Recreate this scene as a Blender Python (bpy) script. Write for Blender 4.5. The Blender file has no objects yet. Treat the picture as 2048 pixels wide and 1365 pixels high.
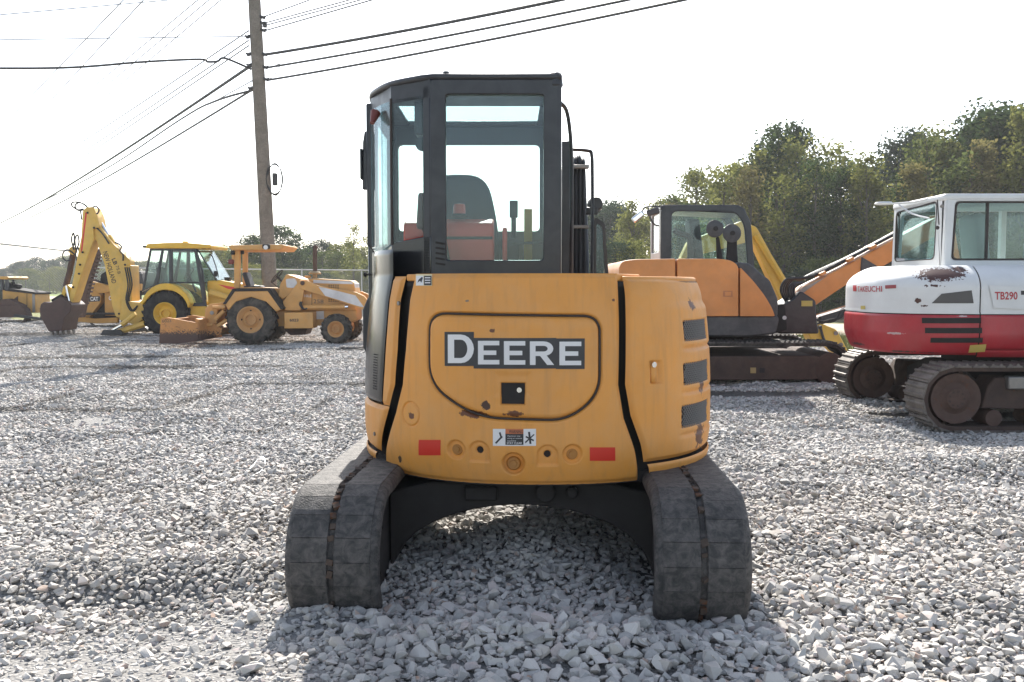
import bpy, bmesh, math, random
import numpy as np
from mathutils import Vector, Matrix, Euler
R = math.radians
random.seed(7); rng = np.random.default_rng(11)
scene = bpy.context.scene
COL = scene.collection

# ------------------------------------------------------------------ camera
CAM_H, FPX, PITCH = 1.45, 1900.0, R(3.37)
cam_d = bpy.data.cameras.new('camera'); cam = bpy.data.objects.new('camera', cam_d); COL.objects.link(cam)
cam.location = (0, 0, CAM_H); cam.rotation_euler = (R(90) - PITCH, 0, 0)
cam_d.sensor_width = 36.0; cam_d.lens = 36.0 * FPX / 2048.0
cam_d.clip_start = 0.05; cam_d.clip_end = 3000
cam_d.dof.use_dof = False
scene.camera = cam
# ------------------------------------------------------------------ sky, sun, exposure
SUN_EL, SUN_AZ = R(39), R(-1.5)
world = bpy.data.worlds.new('World'); scene.world = world; world.use_nodes = True
wn = world.node_tree.nodes; wl = world.node_tree.links; wn.clear()
sky = wn.new('ShaderNodeTexSky'); sky.sky_type = 'NISHITA'; sky.sun_disc = False
sky.sun_elevation = SUN_EL; sky.sun_rotation = SUN_AZ; sky.air_density = 1.0; sky.dust_density = 1.2; sky.ozone_density = 1.0
bg = wn.new('ShaderNodeBackground'); bg.inputs[1].default_value = 0.15
wo = wn.new('ShaderNodeOutputWorld')
bw = wn.new('ShaderNodeRGBToBW'); veil = wn.new('ShaderNodeMix'); veil.data_type = 'RGBA'; veil.inputs[0].default_value = 0.45   # thin even cloud veil
wl.new(sky.outputs[0], bw.inputs[0]); wl.new(sky.outputs[0], veil.inputs[6]); wl.new(bw.outputs[0], veil.inputs[7]); wl.new(veil.outputs[2], bg.inputs[0]); wl.new(bg.outputs[0], wo.inputs[0])
sun_d = bpy.data.lights.new('sun', 'SUN'); sun = bpy.data.objects.new('sun', sun_d); COL.objects.link(sun)
sun_d.energy = 5.0; sun_d.angle = R(0.53); sun_d.color = (1.0, 0.95, 0.87)
sun.rotation_euler = (-(R(90) - SUN_EL), 0, -SUN_AZ); sun.location = (0, 30, 30)
scene.view_settings.view_transform = 'Standard'; scene.view_settings.look = 'None'
scene.view_settings.exposure = 1.1; scene.view_settings.gamma = 1.0
scene.view_settings.use_curve_mapping = False
scene.render.engine = 'CYCLES'
scene.cycles.max_bounces = 8; scene.cycles.transparent_max_bounces = 24
scene.cycles.caustics_reflective = False; scene.cycles.caustics_refractive = False
scene.cycles.use_denoising = True
scene.cycles.sample_clamp_indirect = 6.0

# ------------------------------------------------------------------ picture measurements -> metres
_cp, _sp = math.cos(PITCH), math.sin(PITCH)
def ray(px, py):
    cx, cy = (px - 1024.0) / FPX, -(py - 682.5) / FPX
    return (cx, cy * _sp + _cp, cy * _cp - _sp)
def at(px, py, d):            # point on the vertical plane at distance d
    x, y, z = ray(px, py); t = d / y
    return (x * t, d, CAM_H + z * t)
def gnd(px, py):              # point on level ground
    x, y, z = ray(px, py); t = -CAM_H / z
    return (x * t, y * t)
def XZ(pts, d):
    return [(lambda p: (p[0], p[2]))(at(a, b, d)) for a, b in pts]

# ------------------------------------------------------------------ materials
def _nt(name):
    m = bpy.data.materials.new(name); m.use_nodes = True
    nt = m.node_tree; nt.nodes.clear()
    out = nt.nodes.new('ShaderNodeOutputMaterial')
    return m, nt, out
def _n(nt, t, **kw):
    n = nt.nodes.new(t)
    for k, v in kw.items():
        if k.startswith('i_'): n.inputs[k[2:].replace('_', ' ')].default_value = v
        else: setattr(n, k, v)
    return n
def _mix(nt, fac, a, b, blend='MIX'):
    m = nt.nodes.new('ShaderNodeMix'); m.data_type = 'RGBA'; m.blend_type = blend
    for s, v in ((0, fac), (6, a), (7, b)):
        if hasattr(v, 'links') or hasattr(v, 'is_output'): nt.links.new(v, m.inputs[s])
        else: m.inputs[s].default_value = v if s == 0 else (*v, 1) if len(v) == 3 else v
    return m.outputs[2]
def _ramp(nt, fac, stops):
    r = nt.nodes.new('ShaderNodeValToRGB'); nt.links.new(fac, r.inputs[0])
    e = r.color_ramp.elements
    while len(e) < len(stops): e.new(0.5)
    for el, (p, c) in zip(e, stops):
        el.position = p; el.color = (c, c, c, 1) if isinstance(c, (int, float)) else (*c, 1)
    return r.outputs[0]
def _noise(nt, scale, detail=4, rough=0.55, vec=None, dist=0.0):
    n = _n(nt, 'ShaderNodeTexNoise'); n.inputs['Scale'].default_value = scale
    n.inputs['Detail'].default_value = detail; n.inputs['Roughness'].default_value = rough; n.inputs['Distortion'].default_value = dist
    if vec is not None: nt.links.new(vec, n.inputs['Vector'])
    return n.outputs[0]
MATS = {}
def paint(name, col, rough=0.42, dust=0.25, rust=0.0, metal=0.0, dustcol=(0.36, 0.31, 0.26), rustcol=(0.10, 0.042, 0.02),
          scale=1.0, bump=0.15, spots=None, spec=0.5, streak=0.0, vary=0.12, world_space=False):
    if name in MATS: return MATS[name]
    m, nt, out = _nt(name)
    tc = _n(nt, 'ShaderNodeNewGeometry').outputs['Position'] if world_space else _n(nt, 'ShaderNodeTexCoord').outputs['Object']
    b = _n(nt, 'ShaderNodeBsdfPrincipled')
    n1 = _noise(nt, 2.2 * scale, 5, 0.6, tc)
    dark = tuple(c * (1 - vary * 1.6) for c in col); light = tuple(min(1, c * (1 + vary)) for c in col)
    c = _mix(nt, _ramp(nt, n1, [(0.3, 0.0), (0.7, 1.0)]), dark, light)
    if dust > 0:
        n2 = _noise(nt, 5 * scale, 8, 0.68, tc, 0.6)
        f = _ramp(nt, n2, [(0.40, 0.0), (0.75, dust)])
        c = _mix(nt, f, c, dustcol)
    if streak > 0:
        mp = _n(nt, 'ShaderNodeMapping'); mp.inputs['Scale'].default_value = (9, 9, 0.7); nt.links.new(tc, mp.inputs[0])
        n4 = _noise(nt, 3 * scale, 4, 0.6, mp.outputs[0])
        c = _mix(nt, _ramp(nt, n4, [(0.5, 0.0), (0.8, streak)]), c, tuple(x * 0.45 for x in dustcol))
    rr = None
    if rust > 0:
        n3 = _noise(nt, 9 * scale, 9, 0.72, tc, 0.3)
        t = 0.74 - 0.34 * rust
        f3 = _ramp(nt, n3, [(t, 0.0), (t + 0.035, 1.0)])
        c = _mix(nt, f3, c, rustcol); rr = f3
    if spots:                   # wear of a given place: (centre, radius xyz, colour, threshold)
        for cen, rad, scol, th in spots:
            mp = _n(nt, 'ShaderNodeVectorMath', operation='SUBTRACT'); nt.links.new(tc, mp.inputs[0]); mp.inputs[1].default_value = cen
            dv = _n(nt, 'ShaderNodeVectorMath', operation='DIVIDE'); nt.links.new(mp.outputs[0], dv.inputs[0]); dv.inputs[1].default_value = rad
            ln = _n(nt, 'ShaderNodeVectorMath', operation='LENGTH'); nt.links.new(dv.outputs[0], ln.inputs[0])
            nz = _noise(nt, 26, 7, 0.75, tc)
            ad = _n(nt, 'ShaderNodeMath', operation='MULTIPLY_ADD'); nt.links.new(nz, ad.inputs[0]); ad.inputs[1].default_value = 2.4; ad.inputs[2].default_value = -1.2
            sm = _n(nt, 'ShaderNodeMath', operation='ADD'); nt.links.new(ad.outputs[0], sm.inputs[0]); nt.links.new(ln.outputs['Value'], sm.inputs[1])
            c = _mix(nt, _ramp(nt, sm.outputs[0], [(th, 1.0), (th + 0.06, 0.0)]), c, scol)
    nt.links.new(c, b.inputs['Base Color'])
    nr = _noise(nt, 14 * scale, 5, 0.6, tc)
    mr = _n(nt, 'ShaderNodeMapRange'); nt.links.new(nr, mr.inputs[0])
    mr.inputs[3].default_value = max(0.05, rough - 0.12); mr.inputs[4].default_value = min(1, rough + 0.22)
    nt.links.new(mr.outputs[0], b.inputs['Roughness'])
    b.inputs['Metallic'].default_value = metal; b.inputs['Specular IOR Level'].default_value = spec
    if bump > 0:
        bp = _n(nt, 'ShaderNodeBump'); bp.inputs['Strength'].default_value = bump; bp.inputs['Distance'].default_value = 0.01
        nb = _noise(nt, 22 * scale, 6, 0.6, tc)
        nt.links.new(nb, bp.inputs['Height']); nt.links.new(bp.outputs[0], b.inputs['Normal'])
    nt.links.new(b.outputs[0], out.inputs[0]); MATS[name] = m
    return m
def glass(name, tint=(0.72, 0.86, 0.84), refl=0.35, dirt=0.03):
    if name in MATS: return MATS[name]
    m, nt, out = _nt(name)
    tc = _n(nt, 'ShaderNodeTexCoord').outputs['Object']
    tr = _n(nt, 'ShaderNodeBsdfTransparent'); tr.inputs[0].default_value = (*tint, 1)
    gl = _n(nt, 'ShaderNodeBsdfGlossy'); gl.inputs['Roughness'].default_value = 0.03; gl.inputs[0].default_value = (0.9, 0.95, 1, 1)
    fr = _n(nt, 'ShaderNodeLayerWeight'); fr.inputs[0].default_value = 0.5
    pw = _n(nt, 'ShaderNodeMath', operation='POWER'); nt.links.new(fr.outputs['Facing'], pw.inputs[0]); pw.inputs[1].default_value = 4.5
    mu = _n(nt, 'ShaderNodeMath', operation='MULTIPLY_ADD'); nt.links.new(pw.outputs[0], mu.inputs[0]); mu.inputs[1].default_value = 0.5; mu.inputs[2].default_value = 0.022 + refl * 0.02
    mx = _n(nt, 'ShaderNodeMixShader'); nt.links.new(mu.outputs[0], mx.inputs[0]); nt.links.new(tr.outputs[0], mx.inputs[1]); nt.links.new(gl.outputs[0], mx.inputs[2])
    df = _n(nt, 'ShaderNodeBsdfDiffuse'); df.inputs[0].default_value = (0.55, 0.55, 0.52, 1)
    nz = _noise(nt, 6, 8, 0.7, tc, 1.0)
    mx2 = _n(nt, 'ShaderNodeMixShader'); nt.links.new(_ramp(nt, nz, [(0.35, dirt * 0.3), (0.8, dirt * 1.6)]), mx2.inputs[0])
    nt.links.new(mx.outputs[0], mx2.inputs[1]); nt.links.new(df.outputs[0], mx2.inputs[2])
    nt.links.new(mx2.outputs[0], out.inputs[0]); MATS[name] = m
    return m
def plain(name, col, rough=0.6, metal=0.0):
    return paint(name, col, rough, 0.0, 0.0, metal, bump=0.0, vary=0.04)

# ------------------------------------------------------------------ mesh helpers
class MB:
    def __init__(s): s.v = []; s.f = []
    def add(s, v, f):
        o = len(s.v); s.v += [tuple(map(float, p)) for p in v]; s.f += [tuple(i + o for i in q) for q in f]; return s
    def box(s, x0, x1, y0, y1, z0, z1):
        return s.add([(x0,y0,z0),(x1,y0,z0),(x1,y1,z0),(x0,y1,z0),(x0,y0,z1),(x1,y0,z1),(x1,y1,z1),(x0,y1,z1)],
                     [(0,3,2,1),(4,5,6,7),(0,1,5,4),(1,2,6,5),(2,3,7,6),(3,0,4,7)])
    def obox(s, c, size, rot=(0,0,0)):
        M = Matrix.Translation(c) @ Euler(rot).to_matrix().to_4x4(); h = [q / 2 for q in size]
        t = MB().box(-h[0],h[0],-h[1],h[1],-h[2],h[2])
        return s.add([M @ Vector(p) for p in t.v], t.f)
    def prism(s, poly, a0, a1, axis='y'):
        n = len(poly)
        if axis == 'y': g = lambda p, a: (p[0], a, p[1])
        elif axis == 'x': g = lambda p, a: (a, p[0], p[1])
        else: g = lambda p, a: (p[0], p[1], a)
        v = [g(p, a0) for p in poly] + [g(p, a1) for p in poly]
        f = [tuple(range(n)), tuple(range(2*n-1, n-1, -1))] + [(i, i+n, (i+1)%n+n, (i+1)%n) for i in range(n)]
        return s.add(v, f)
    def ring(s, outer, inner, a0, a1, axis='y'):
        n = len(outer)
        if axis == 'y': g = lambda p, a: (p[0], a, p[1])
        elif axis == 'x': g = lambda p, a: (a, p[0], p[1])
        else: g = lambda p, a: (p[0], p[1], a)
        v = [g(p,a0) for p in outer] + [g(p,a0) for p in inner] + [g(p,a1) for p in outer] + [g(p,a1) for p in inner]
        f = []
        for i in range(n):
            j = (i+1) % n
            f += [(i,j,n+j,n+i), (2*n+i,3*n+i,3*n+j,2*n+j), (i,2*n+i,2*n+j,j), (n+i,n+j,3*n+j,3*n+i)]
        return s.add(v, f)
    def cyl(s, p0, p1, r0, r1=None, n=16):
        r1 = r0 if r1 is None else r1
        p0, p1 = Vector(p0), Vector(p1); d = (p1 - p0).normalized()
        a = d.orthogonal().normalized(); b = d.cross(a)
        v = []
        for p, r in ((p0, r0), (p1, r1)):
            for i in range(n):
                t = 2*math.pi*i/n; v.append(p + a*(r*math.cos(t)) + b*(r*math.sin(t)))
        f = [(i, (i+1)%n, (i+1)%n+n, i+n) for i in range(n)] + [tuple(range(n-1,-1,-1)), tuple(range(n,2*n))]
        return s.add(v, f)
    def tube(s, path, r, n=8, closed=False):
        P = [Vector(p) for p in path]; m = len(P); v = []; f = []
        up = None
        for i in range(m):
            t = (P[(i+1) % m] - P[i-1]) if (closed or 0 < i < m-1) else (P[1]-P[0] if i == 0 else P[-1]-P[-2])
            t.normalize()
            if up is None: a = t.orthogonal().normalized()
            else:
                a = up - t * up.dot(t)
                a = a.normalized() if a.length > 1e-6 else t.orthogonal().normalized()
            up = a; b = t.cross(a); rr = r[i] if isinstance(r, (list, tuple)) else r
            for k in range(n):
                q = 2*math.pi*k/n; v.append(P[i] + a*(rr*math.cos(q)) + b*(rr*math.sin(q)))
        for i in range(m if closed else m-1):
            j = (i+1) % m
            for k in range(n): f.append((i*n+k, i*n+(k+1)%n, j*n+(k+1)%n, j*n+k))
        if not closed: f += [tuple(range(n-1,-1,-1)), tuple(range((m-1)*n, m*n))]
        return s.add(v, f)
    def lathe(s, prof, c, axis='y', n=40):          # prof: (radius, offset along axis)
        v = []; m = len(prof)
        for i in range(n):
            t = 2*math.pi*i/n; ca, sa = math.cos(t), math.sin(t)
            for r, h in prof:
                v.append((c[0]+r*ca, c[1]+h, c[2]+r*sa) if axis == 'y' else (c[0]+h, c[1]+r*ca, c[2]+r*sa) if axis == 'x' else (c[0]+r*ca, c[1]+r*sa, c[2]+h))
        f = [(i*m+k, i*m+k+1, ((i+1)%n)*m+k+1, ((i+1)%n)*m+k) for i in range(n) for k in range(m-1)]
        return s.add(v, f)
    def grid(s, P):                                  # P[i][j] points
        a, b = len(P), len(P[0])
        return s.add([p for r in P for p in r], [(i*b+j, i*b+j+1, (i+1)*b+j+1, (i+1)*b+j) for i in range(a-1) for j in range(b-1)])
    def xf(s, M):
        s.v = [tuple(M @ Vector(p)) for p in s.v]; return s
    def mesh(s, name, o=(0,0,0)):
        me = bpy.data.meshes.new(name)
        me.from_pydata([(p[0]-o[0], p[1]-o[1], p[2]-o[2]) for p in s.v], [], s.f); me.update()
        return me
def finish(me, smooth=True, ang=35, recalc=True):
    if recalc:
        bm = bmesh.new(); bm.from_mesh(me); bmesh.ops.recalc_face_normals(bm, faces=bm.faces); bm.to_mesh(me); bm.free()
    me.polygons.foreach_set('use_smooth', [smooth] * len(me.polygons))
    if smooth: me.set_sharp_from_angle(angle=R(ang))
def mkobj(name, me, mat, parent=None, loc=None):
    o = bpy.data.objects.new(name, me); COL.objects.link(o)
    if mat is not None and not me.materials: me.materials.append(mat)
    if parent: o.parent = parent
    if loc is not None: o.location = loc
    return o
def tag(o, label, cat, group=None, kind=None):
    if label: o['label'] = label
    if cat: o['category'] = cat
    if group: o['group'] = group
    if kind: o['kind'] = kind
    return o
def bev(o, w, seg=2, ang=40):
    m = o.modifiers.new('bevel', 'BEVEL'); m.width = w; m.segments = seg; m.limit_method = 'ANGLE'; m.angle_limit = R(ang)
    m.harden_normals = False
    return o
class Thing:
    def __init__(s, name, label, cat, loc, group=None):
        s.o = Vector(loc); s.root = bpy.data.objects.new(name, None); COL.objects.link(s.root); s.root.location = loc
        s.root.empty_display_size = 0.3
        tag(s.root, label, cat, group)
    def part(s, name, mb, mat, parent=None, bevel=0, seg=2, smooth=True, ang=35, label=None, recalc=True, solid=0):
        me = mb.mesh(name, s.o); finish(me, smooth, ang, recalc)
        o = mkobj(name, me, mat, parent or s.root)
        if solid:
            md = o.modifiers.new('solid', 'SOLIDIFY'); md.thickness = solid; md.offset = -1
        if bevel: bev(o, bevel, seg)
        if label: o['label'] = label
        return o
def single(name, mb, mat, label, cat, loc, group=None, bevel=0, smooth=True, ang=35):
    me = mb.mesh(name, loc); finish(me, smooth, ang)
    o = mkobj(name, me, mat); o.location = loc; tag(o, label, cat, group)
    if bevel: bev(o, bevel)
    return o
def rpoly(pts, r, seg=4):
    out = []; n = len(pts)
    for i in range(n):
        p = Vector((*pts[i],)); a = Vector((*pts[i-1],)); b = Vector((*pts[(i+1) % n],))
        rr = r[i] if isinstance(r, (list, tuple)) else r
        da, db = (a-p), (b-p); la, lb = da.length, db.length
        k = min(rr, la*0.48, lb*0.48)
        p0 = p + da/la*k; p1 = p + db/lb*k
        for q in range(seg+1):
            t = q/seg
            out.append(tuple(p0*(1-t)**2 + p*2*t*(1-t) + p1*t*t))
    return out
def catmull(pts, k=6, closed=False):
    P = [Vector(p) for p in pts]; n = len(P); out = []
    for i in range(n if closed else n-1):
        p0 = P[(i-1) % n] if (closed or i > 0) else P[0]; p1 = P[i]; p2 = P[(i+1) % n]; p3 = P[(i+2) % n] if (closed or i < n-2) else P[-1]
        for q in range(k):
            t = q/k
            out.append(0.5*((2*p1)+(p2-p0)*t+(2*p0-5*p1+4*p2-p3)*t*t+(3*p1-p0-3*p2+p3)*t**3))
    if not closed: out.append(P[-1])
    return [tuple(p) for p in out]
_txt = {}
def text2d(s, bold=0.0, spacing=1.0):
    key = (s, bold, spacing)
    if key in _txt: return _txt[key]
    cu = bpy.data.curves.new('t', 'FONT'); cu.body = s; cu.offset = bold; cu.resolution_u = 3; cu.space_character = spacing
    o = bpy.data.objects.new('t', cu); COL.objects.link(o)
    dg = bpy.context.evaluated_depsgraph_get(); me = bpy.data.meshes.new_from_object(o.evaluated_get(dg))
    v = [(p.co.x, p.co.y) for p in me.vertices]; f = [tuple(p.vertices) for p in me.polygons]
    bpy.data.objects.remove(o); bpy.data.curves.remove(cu); bpy.data.meshes.remove(me)
    x0 = min(p[0] for p in v); x1 = max(p[0] for p in v); y0 = min(p[1] for p in v); y1 = max(p[1] for p in v)
    v = [((p[0]-x0)/(x1-x0), (p[1]-y0)/(y1-y0)) for p in v]
    _txt[key] = (v, f); return v, f
def text_on(mb, s, p0, ux, uy, bold=0.0, spacing=1.0):   # unit text box mapped to p0 + a*ux + b*uy
    v, f = text2d(s, bold, spacing); p0, ux, uy = Vector(p0), Vector(ux), Vector(uy)
    return mb.add([p0 + ux*a + uy*b for a, b in v], f)

# shared paints
M_BLACK = paint('black_paint', (0.018, 0.019, 0.022), 0.38, 0.22, dustcol=(0.16, 0.15, 0.14), bump=0.08)
M_RUBBER = paint('rubber', (0.022, 0.022, 0.023), 0.8, 0.75, dustcol=(0.15, 0.135, 0.12), bump=0.4, spec=0.25)
M_HOSE = plain('hose_rubber', (0.02, 0.02, 0.022), 0.5)
M_CHROME = plain('chrome_rod', (0.75, 0.75, 0.76), 0.15, 1.0)
M_STEEL = paint('worn_steel', (0.22, 0.21, 0.20), 0.45, 0.5, 0.25, 0.7)
M_RUSTST = paint('rusty_steel', (0.075, 0.042, 0.032), 0.75, 0.4, 0.4, dustcol=(0.16, 0.10, 0.075), bump=0.4)
M_GLASS = glass('cab_glass', (0.84, 0.92, 0.91), 0.4, 0.025)
M_GLASSD = glass('cab_glass_tinted', (0.50, 0.60, 0.62), 0.4, 0.03)
M_DECALW = plain('decal_white', (0.72, 0.70, 0.69), 0.4)
M_DECALK = plain('decal_black', (0.03, 0.028, 0.03), 0.4)
M_RED = plain('red_reflector', (0.62, 0.035, 0.02), 0.35)
M_SEAT = plain('seat_vinyl', (0.03, 0.032, 0.036), 0.55)
# ================================================================== GROUND
def gz(x, y):
    x = np.asarray(x, float); y = np.asarray(y, float)
    z = 0.016*np.sin(1.7*x + 0.6*y + 1.0) + 0.014*np.sin(-0.9*x + 2.3*y) + 0.012*np.sin(3.1*x - 1.1*y + 2.0) + 0.012*np.sin(0.5*x + 4.7*y + 0.7*np.sin(1.3*x))
    far = np.clip((y - 8) / 3, 0, 1)
    z = z * (1 - 0.85*far) - 0.03*np.clip((y-16)/5, 0, 1) + far*(0.045*np.sin(0.45*x + 0.9*y) + 0.035*np.sin(-0.6*x + 0.75*y + 1.3) + 0.02*np.sin(1.5*y + 0.3*x))
    g = lambda cx, cy, sx, sy, h: h*np.exp(-((x-cx)/sx)**2 - ((y-cy)/sy)**2)
    z = z + g(0.15, 3.72, 0.75, 0.22, 0.085) + g(-0.85, 4.02, 0.30, 0.16, 0.05) + g(0.12, 5.0, 0.38, 0.75, 0.13)
    z = z - g(-2.0, 4.35, 1.0, 0.16, 0.05) + g(-1.7, 4.75, 1.1, 0.2, 0.05) - g(-2.3, 3.4, 1.6, 0.6, 0.03) - g(1.0, 3.95, 0.5, 0.25, 0.03)
    z = z + g(3.9, 7.6, 1.6, 0.3, 0.07) - g(3.6, 7.0, 1.8, 0.25, 0.05) + g(2.6, 5.6, 1.2, 0.18, 0.04) + g(-4.2, 9.3, 1.4, 0.3, 0.06)
    z = z + g(3.6, 12.8, 1.5, 0.25, 0.10)
    return z
def fine_zone(x, y):          # compacted small stone on the near left
    a = 1/(1+np.exp(-((-0.75 - x)*4 + 0.6*np.sin(y*2.6+x)))) * 1/(1+np.exp((y - 4.15 + 0.25*np.sin(x*2))*6))
    b = np.exp(-((y - 5.0 - 0.12*x - 0.1*np.sin(x*1.7))/0.22)**2) * 1/(1+np.exp((x + 1.9)*4))
    return np.clip(a + 0.9*b, 0, 1)
def gravel_mat(name, rand):
    m, nt, out = _nt(name)
    b = _n(nt, 'ShaderNodeBsdfPrincipled'); b.inputs['Roughness'].default_value = 0.85; b.inputs['Specular IOR Level'].default_value = 0.3
    if rand == 'island': r = _n(nt, 'ShaderNodeNewGeometry').outputs['Random Per Island']
    else: r = _n(nt, 'ShaderNodeObjectInfo').outputs['Random']
    rp = nt.nodes.new('ShaderNodeValToRGB'); nt.links.new(r, rp.inputs[0]); rp.color_ramp.interpolation = 'CONSTANT'
    cols = [(0.0,(0.44,0.435,0.415)),(0.16,(0.36,0.365,0.355)),(0.30,(0.50,0.485,0.455)),(0.46,(0.40,0.405,0.385)),(0.58,(0.56,0.545,0.515)),(0.70,(0.47,0.405,0.385)),(0.80,(0.30,0.305,0.30)),(0.88,(0.51,0.47,0.42)),(0.955,(0.62,0.60,0.57)),(0.988,(0.42,0.27,0.19))]
    e = rp.color_ramp.elements
    while len(e) < len(cols): e.new(0.5)
    for el, (p, c) in zip(e, cols): el.position = p; el.color = (c[0]*0.95, c[1]*0.92, c[2]*0.905, 1)
    tc = _n(nt, 'ShaderNodeTexCoord').outputs['Object']
    n = _noise(nt, 40 if rand == 'island' else 4, 5, 0.65, tc)
    c = _mix(nt, _ramp(nt, n, [(0.3, 0.55), (0.7, 0.0)]), rp.outputs[0], (0.56, 0.54, 0.51))
    gp_ = _n(nt, 'ShaderNodeNewGeometry').outputs['Position']
    big = _noise(nt, 0.55, 5, 0.6, gp_, 0.4); big2 = _noise(nt, 0.9, 4, 0.6, gp_, 0.8)
    c = _mix(nt, _ramp(nt, big, [(0.46, 0.0), (0.68, 0.55)]), c, (0.40, 0.365, 0.32))
    c = _mix(nt, _ramp(nt, big2, [(0.36, 0.40), (0.50, 0.0)]), c, (0.17, 0.17, 0.172))
    nt.links.new(c, b.inputs['Base Color'])
    bp = _n(nt, 'ShaderNodeBump'); bp.inputs['Strength'].default_value = 0.5; bp.inputs['Distance'].default_value = 0.004
    nb = _noise(nt, 120 if rand == 'island' else 6, 5, 0.6, tc); nt.links.new(nb, bp.inputs['Height']); nt.links.new(bp.outputs[0], b.inputs['Normal'])
    nt.links.new(b.outputs[0], out.inputs[0]); return m
M_GRAVEL = gravel_mat('crushed_stone', 'island'); M_STONE = gravel_mat('crushed_stone_single', 'object')
def lot_mat():
    m, nt, out = _nt('stone_dust')
    b = _n(nt, 'ShaderNodeBsdfPrincipled'); b.inputs['Roughness'].default_value = 0.95
    tc = _n(nt, 'ShaderNodeTexCoord').outputs['Object']
    v = _n(nt, 'ShaderNodeTexVoronoi'); v.inputs['Scale'].default_value = 55; nt.links.new(tc, v.inputs['Vector'])
    n = _noise(nt, 1.2, 6, 0.65, tc)
    c = _mix(nt, _ramp(nt, n, [(0.3, 0.0), (0.7, 1.0)]), (0.205, 0.20, 0.193), (0.275, 0.26, 0.24))
    sep = _n(nt, 'ShaderNodeSeparateColor'); nt.links.new(v.outputs['Color'], sep.inputs[0])
    c = _mix(nt, _ramp(nt, sep.outputs[0], [(0.0, 0.5), (1.0, 0.0)]), c, (0.17, 0.17, 0.17))
    nt.links.new(c, b.inputs['Base Color'])
    bp = _n(nt, 'ShaderNodeBump'); bp.inputs['Strength'].default_value = 0.9; bp.inputs['Distance'].default_value = 0.012; bp.invert = True
    nt.links.new(v.outputs['Distance'], bp.inputs['Height']); nt.links.new(bp.outputs[0], b.inputs['Normal'])
    nt.links.new(b.outputs[0], out.inputs[0]); return m
def mottled(name, a, b_, scale, rough=0.95, bump=0.6, bscale=8):
    m, nt, out = _nt(name)
    b = _n(nt, 'ShaderNodeBsdfPrincipled'); b.inputs['Roughness'].default_value = rough; b.inputs['Specular IOR Level'].default_value = 0.2
    tc = _n(nt, 'ShaderNodeTexCoord').outputs['Object']
    n = _noise(nt, scale, 8, 0.7, tc, 0.5); n2 = _noise(nt, bscale, 6, 0.7, tc)
    c = _mix(nt, _ramp(nt, n, [(0.32, 0.0), (0.68, 1.0)]), a, b_)
    c = _mix(nt, _ramp(nt, n2, [(0.35, 0.45), (0.65, 0.0)]), c, tuple(x*0.55 for x in a))
    nt.links.new(c, b.inputs['Base Color'])
    bp = _n(nt, 'ShaderNodeBump'); bp.inputs['Strength'].default_value = bump; bp.inputs['Distance'].default_value = 0.05
    nt.links.new(n2, bp.inputs['Height']); nt.links.new(bp.outputs[0], b.inputs['Normal'])
    nt.links.new(b.outputs[0], out.inputs[0]); return m
M_LOT = lot_mat()
M_GRASS = mottled('dry_grass', (0.13, 0.15, 0.05), (0.24, 0.23, 0.10), 0.12)
M_ROAD = mottled('dirt_road', (0.42, 0.34, 0.26), (0.52, 0.45, 0.37), 0.4)
M_LITTER = mottled('leaf_litter', (0.10, 0.075, 0.045), (0.17, 0.14, 0.075), 0.5, bscale=4)

gm = MB(); N = 40
gm.grid([[(-1500 + 3000*i/N, -200 + 1900*j/N, -0.16) for j in range(N+1)] for i in range(N+1)])
me = gm.mesh('ground'); finish(me); ground = mkobj('ground', me, M_GRASS); ground['kind'] = 'structure'
# gravel lot sheet, following the rise and fall of the stones
xs = np.concatenate([np.linspace(-60, -8, 60), np.linspace(-7.8, 8, 160), np.linspace(8.4, 40, 40)])
ys = np.concatenate([np.linspace(-8, 2.0, 14), np.linspace(2.1, 16, 190), np.linspace(16.3, 44, 70)])
X, Y = np.meshgrid(xs, ys, indexing='ij')
def lot_edge(x): return np.interp(x, [-60, -6, 2, 5, 9, 40], [43, 41, 33, 25, 20.5, 19]) + 0.5*np.sin(x*1.3) + 0.3*np.sin(x*3.1)
Z = gz(X, Y) - 0.012 + 0.017*fine_zone(X, Y) - 0.03*np.clip((Y - 9.5)/2, 0, 1)
Z = np.where(Y > lot_edge(X), -0.25, Z)
lm = MB(); lm.v = [tuple(p) for p in np.stack([X, Y, Z], -1).reshape(-1, 3)]
nb_ = len(ys); lm.f = [(i*nb_+j, (i+1)*nb_+j, (i+1)*nb_+j+1, i*nb_+j+1) for i in range(len(xs)-1) for j in range(nb_-1)]
me = lm.mesh('gravel_lot'); finish(me, True, 80, False); lot = mkobj('gravel_lot', me, M_LOT); lot['kind'] = 'structure'
# dirt road behind the machines
rp_ = catmull([(70, 31, 0), (30, 33, 0), (10, 34.5, 0), (-4, 37, 0), (-16, 54, 0), (-36, 92, 0), (-66, 128, 0), (-130, 165, 0), (-260, 200, 0)], 10)
rm = MB(); L_, R_ = [], []
for i, p in enumerate(rp_):
    a = Vector(rp_[max(0, i-1)]); b_ = Vector(rp_[min(len(rp_)-1, i+1)]); t = (b_-a).normalized(); n = Vector((-t.y, t.x, 0)); w = 4.6 + 0.2*math.sin(i*1.7)
    q = Vector(p); L_.append(tuple(q+n*w) [:2] + (-0.12,)); R_.append(tuple(q-n*w)[:2] + (-0.12,))
rm.grid([L_, R_]); me = rm.mesh('dirt_road'); finish(me); road = mkobj('dirt_road', me, M_ROAD); road['kind'] = 'structure'
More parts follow.
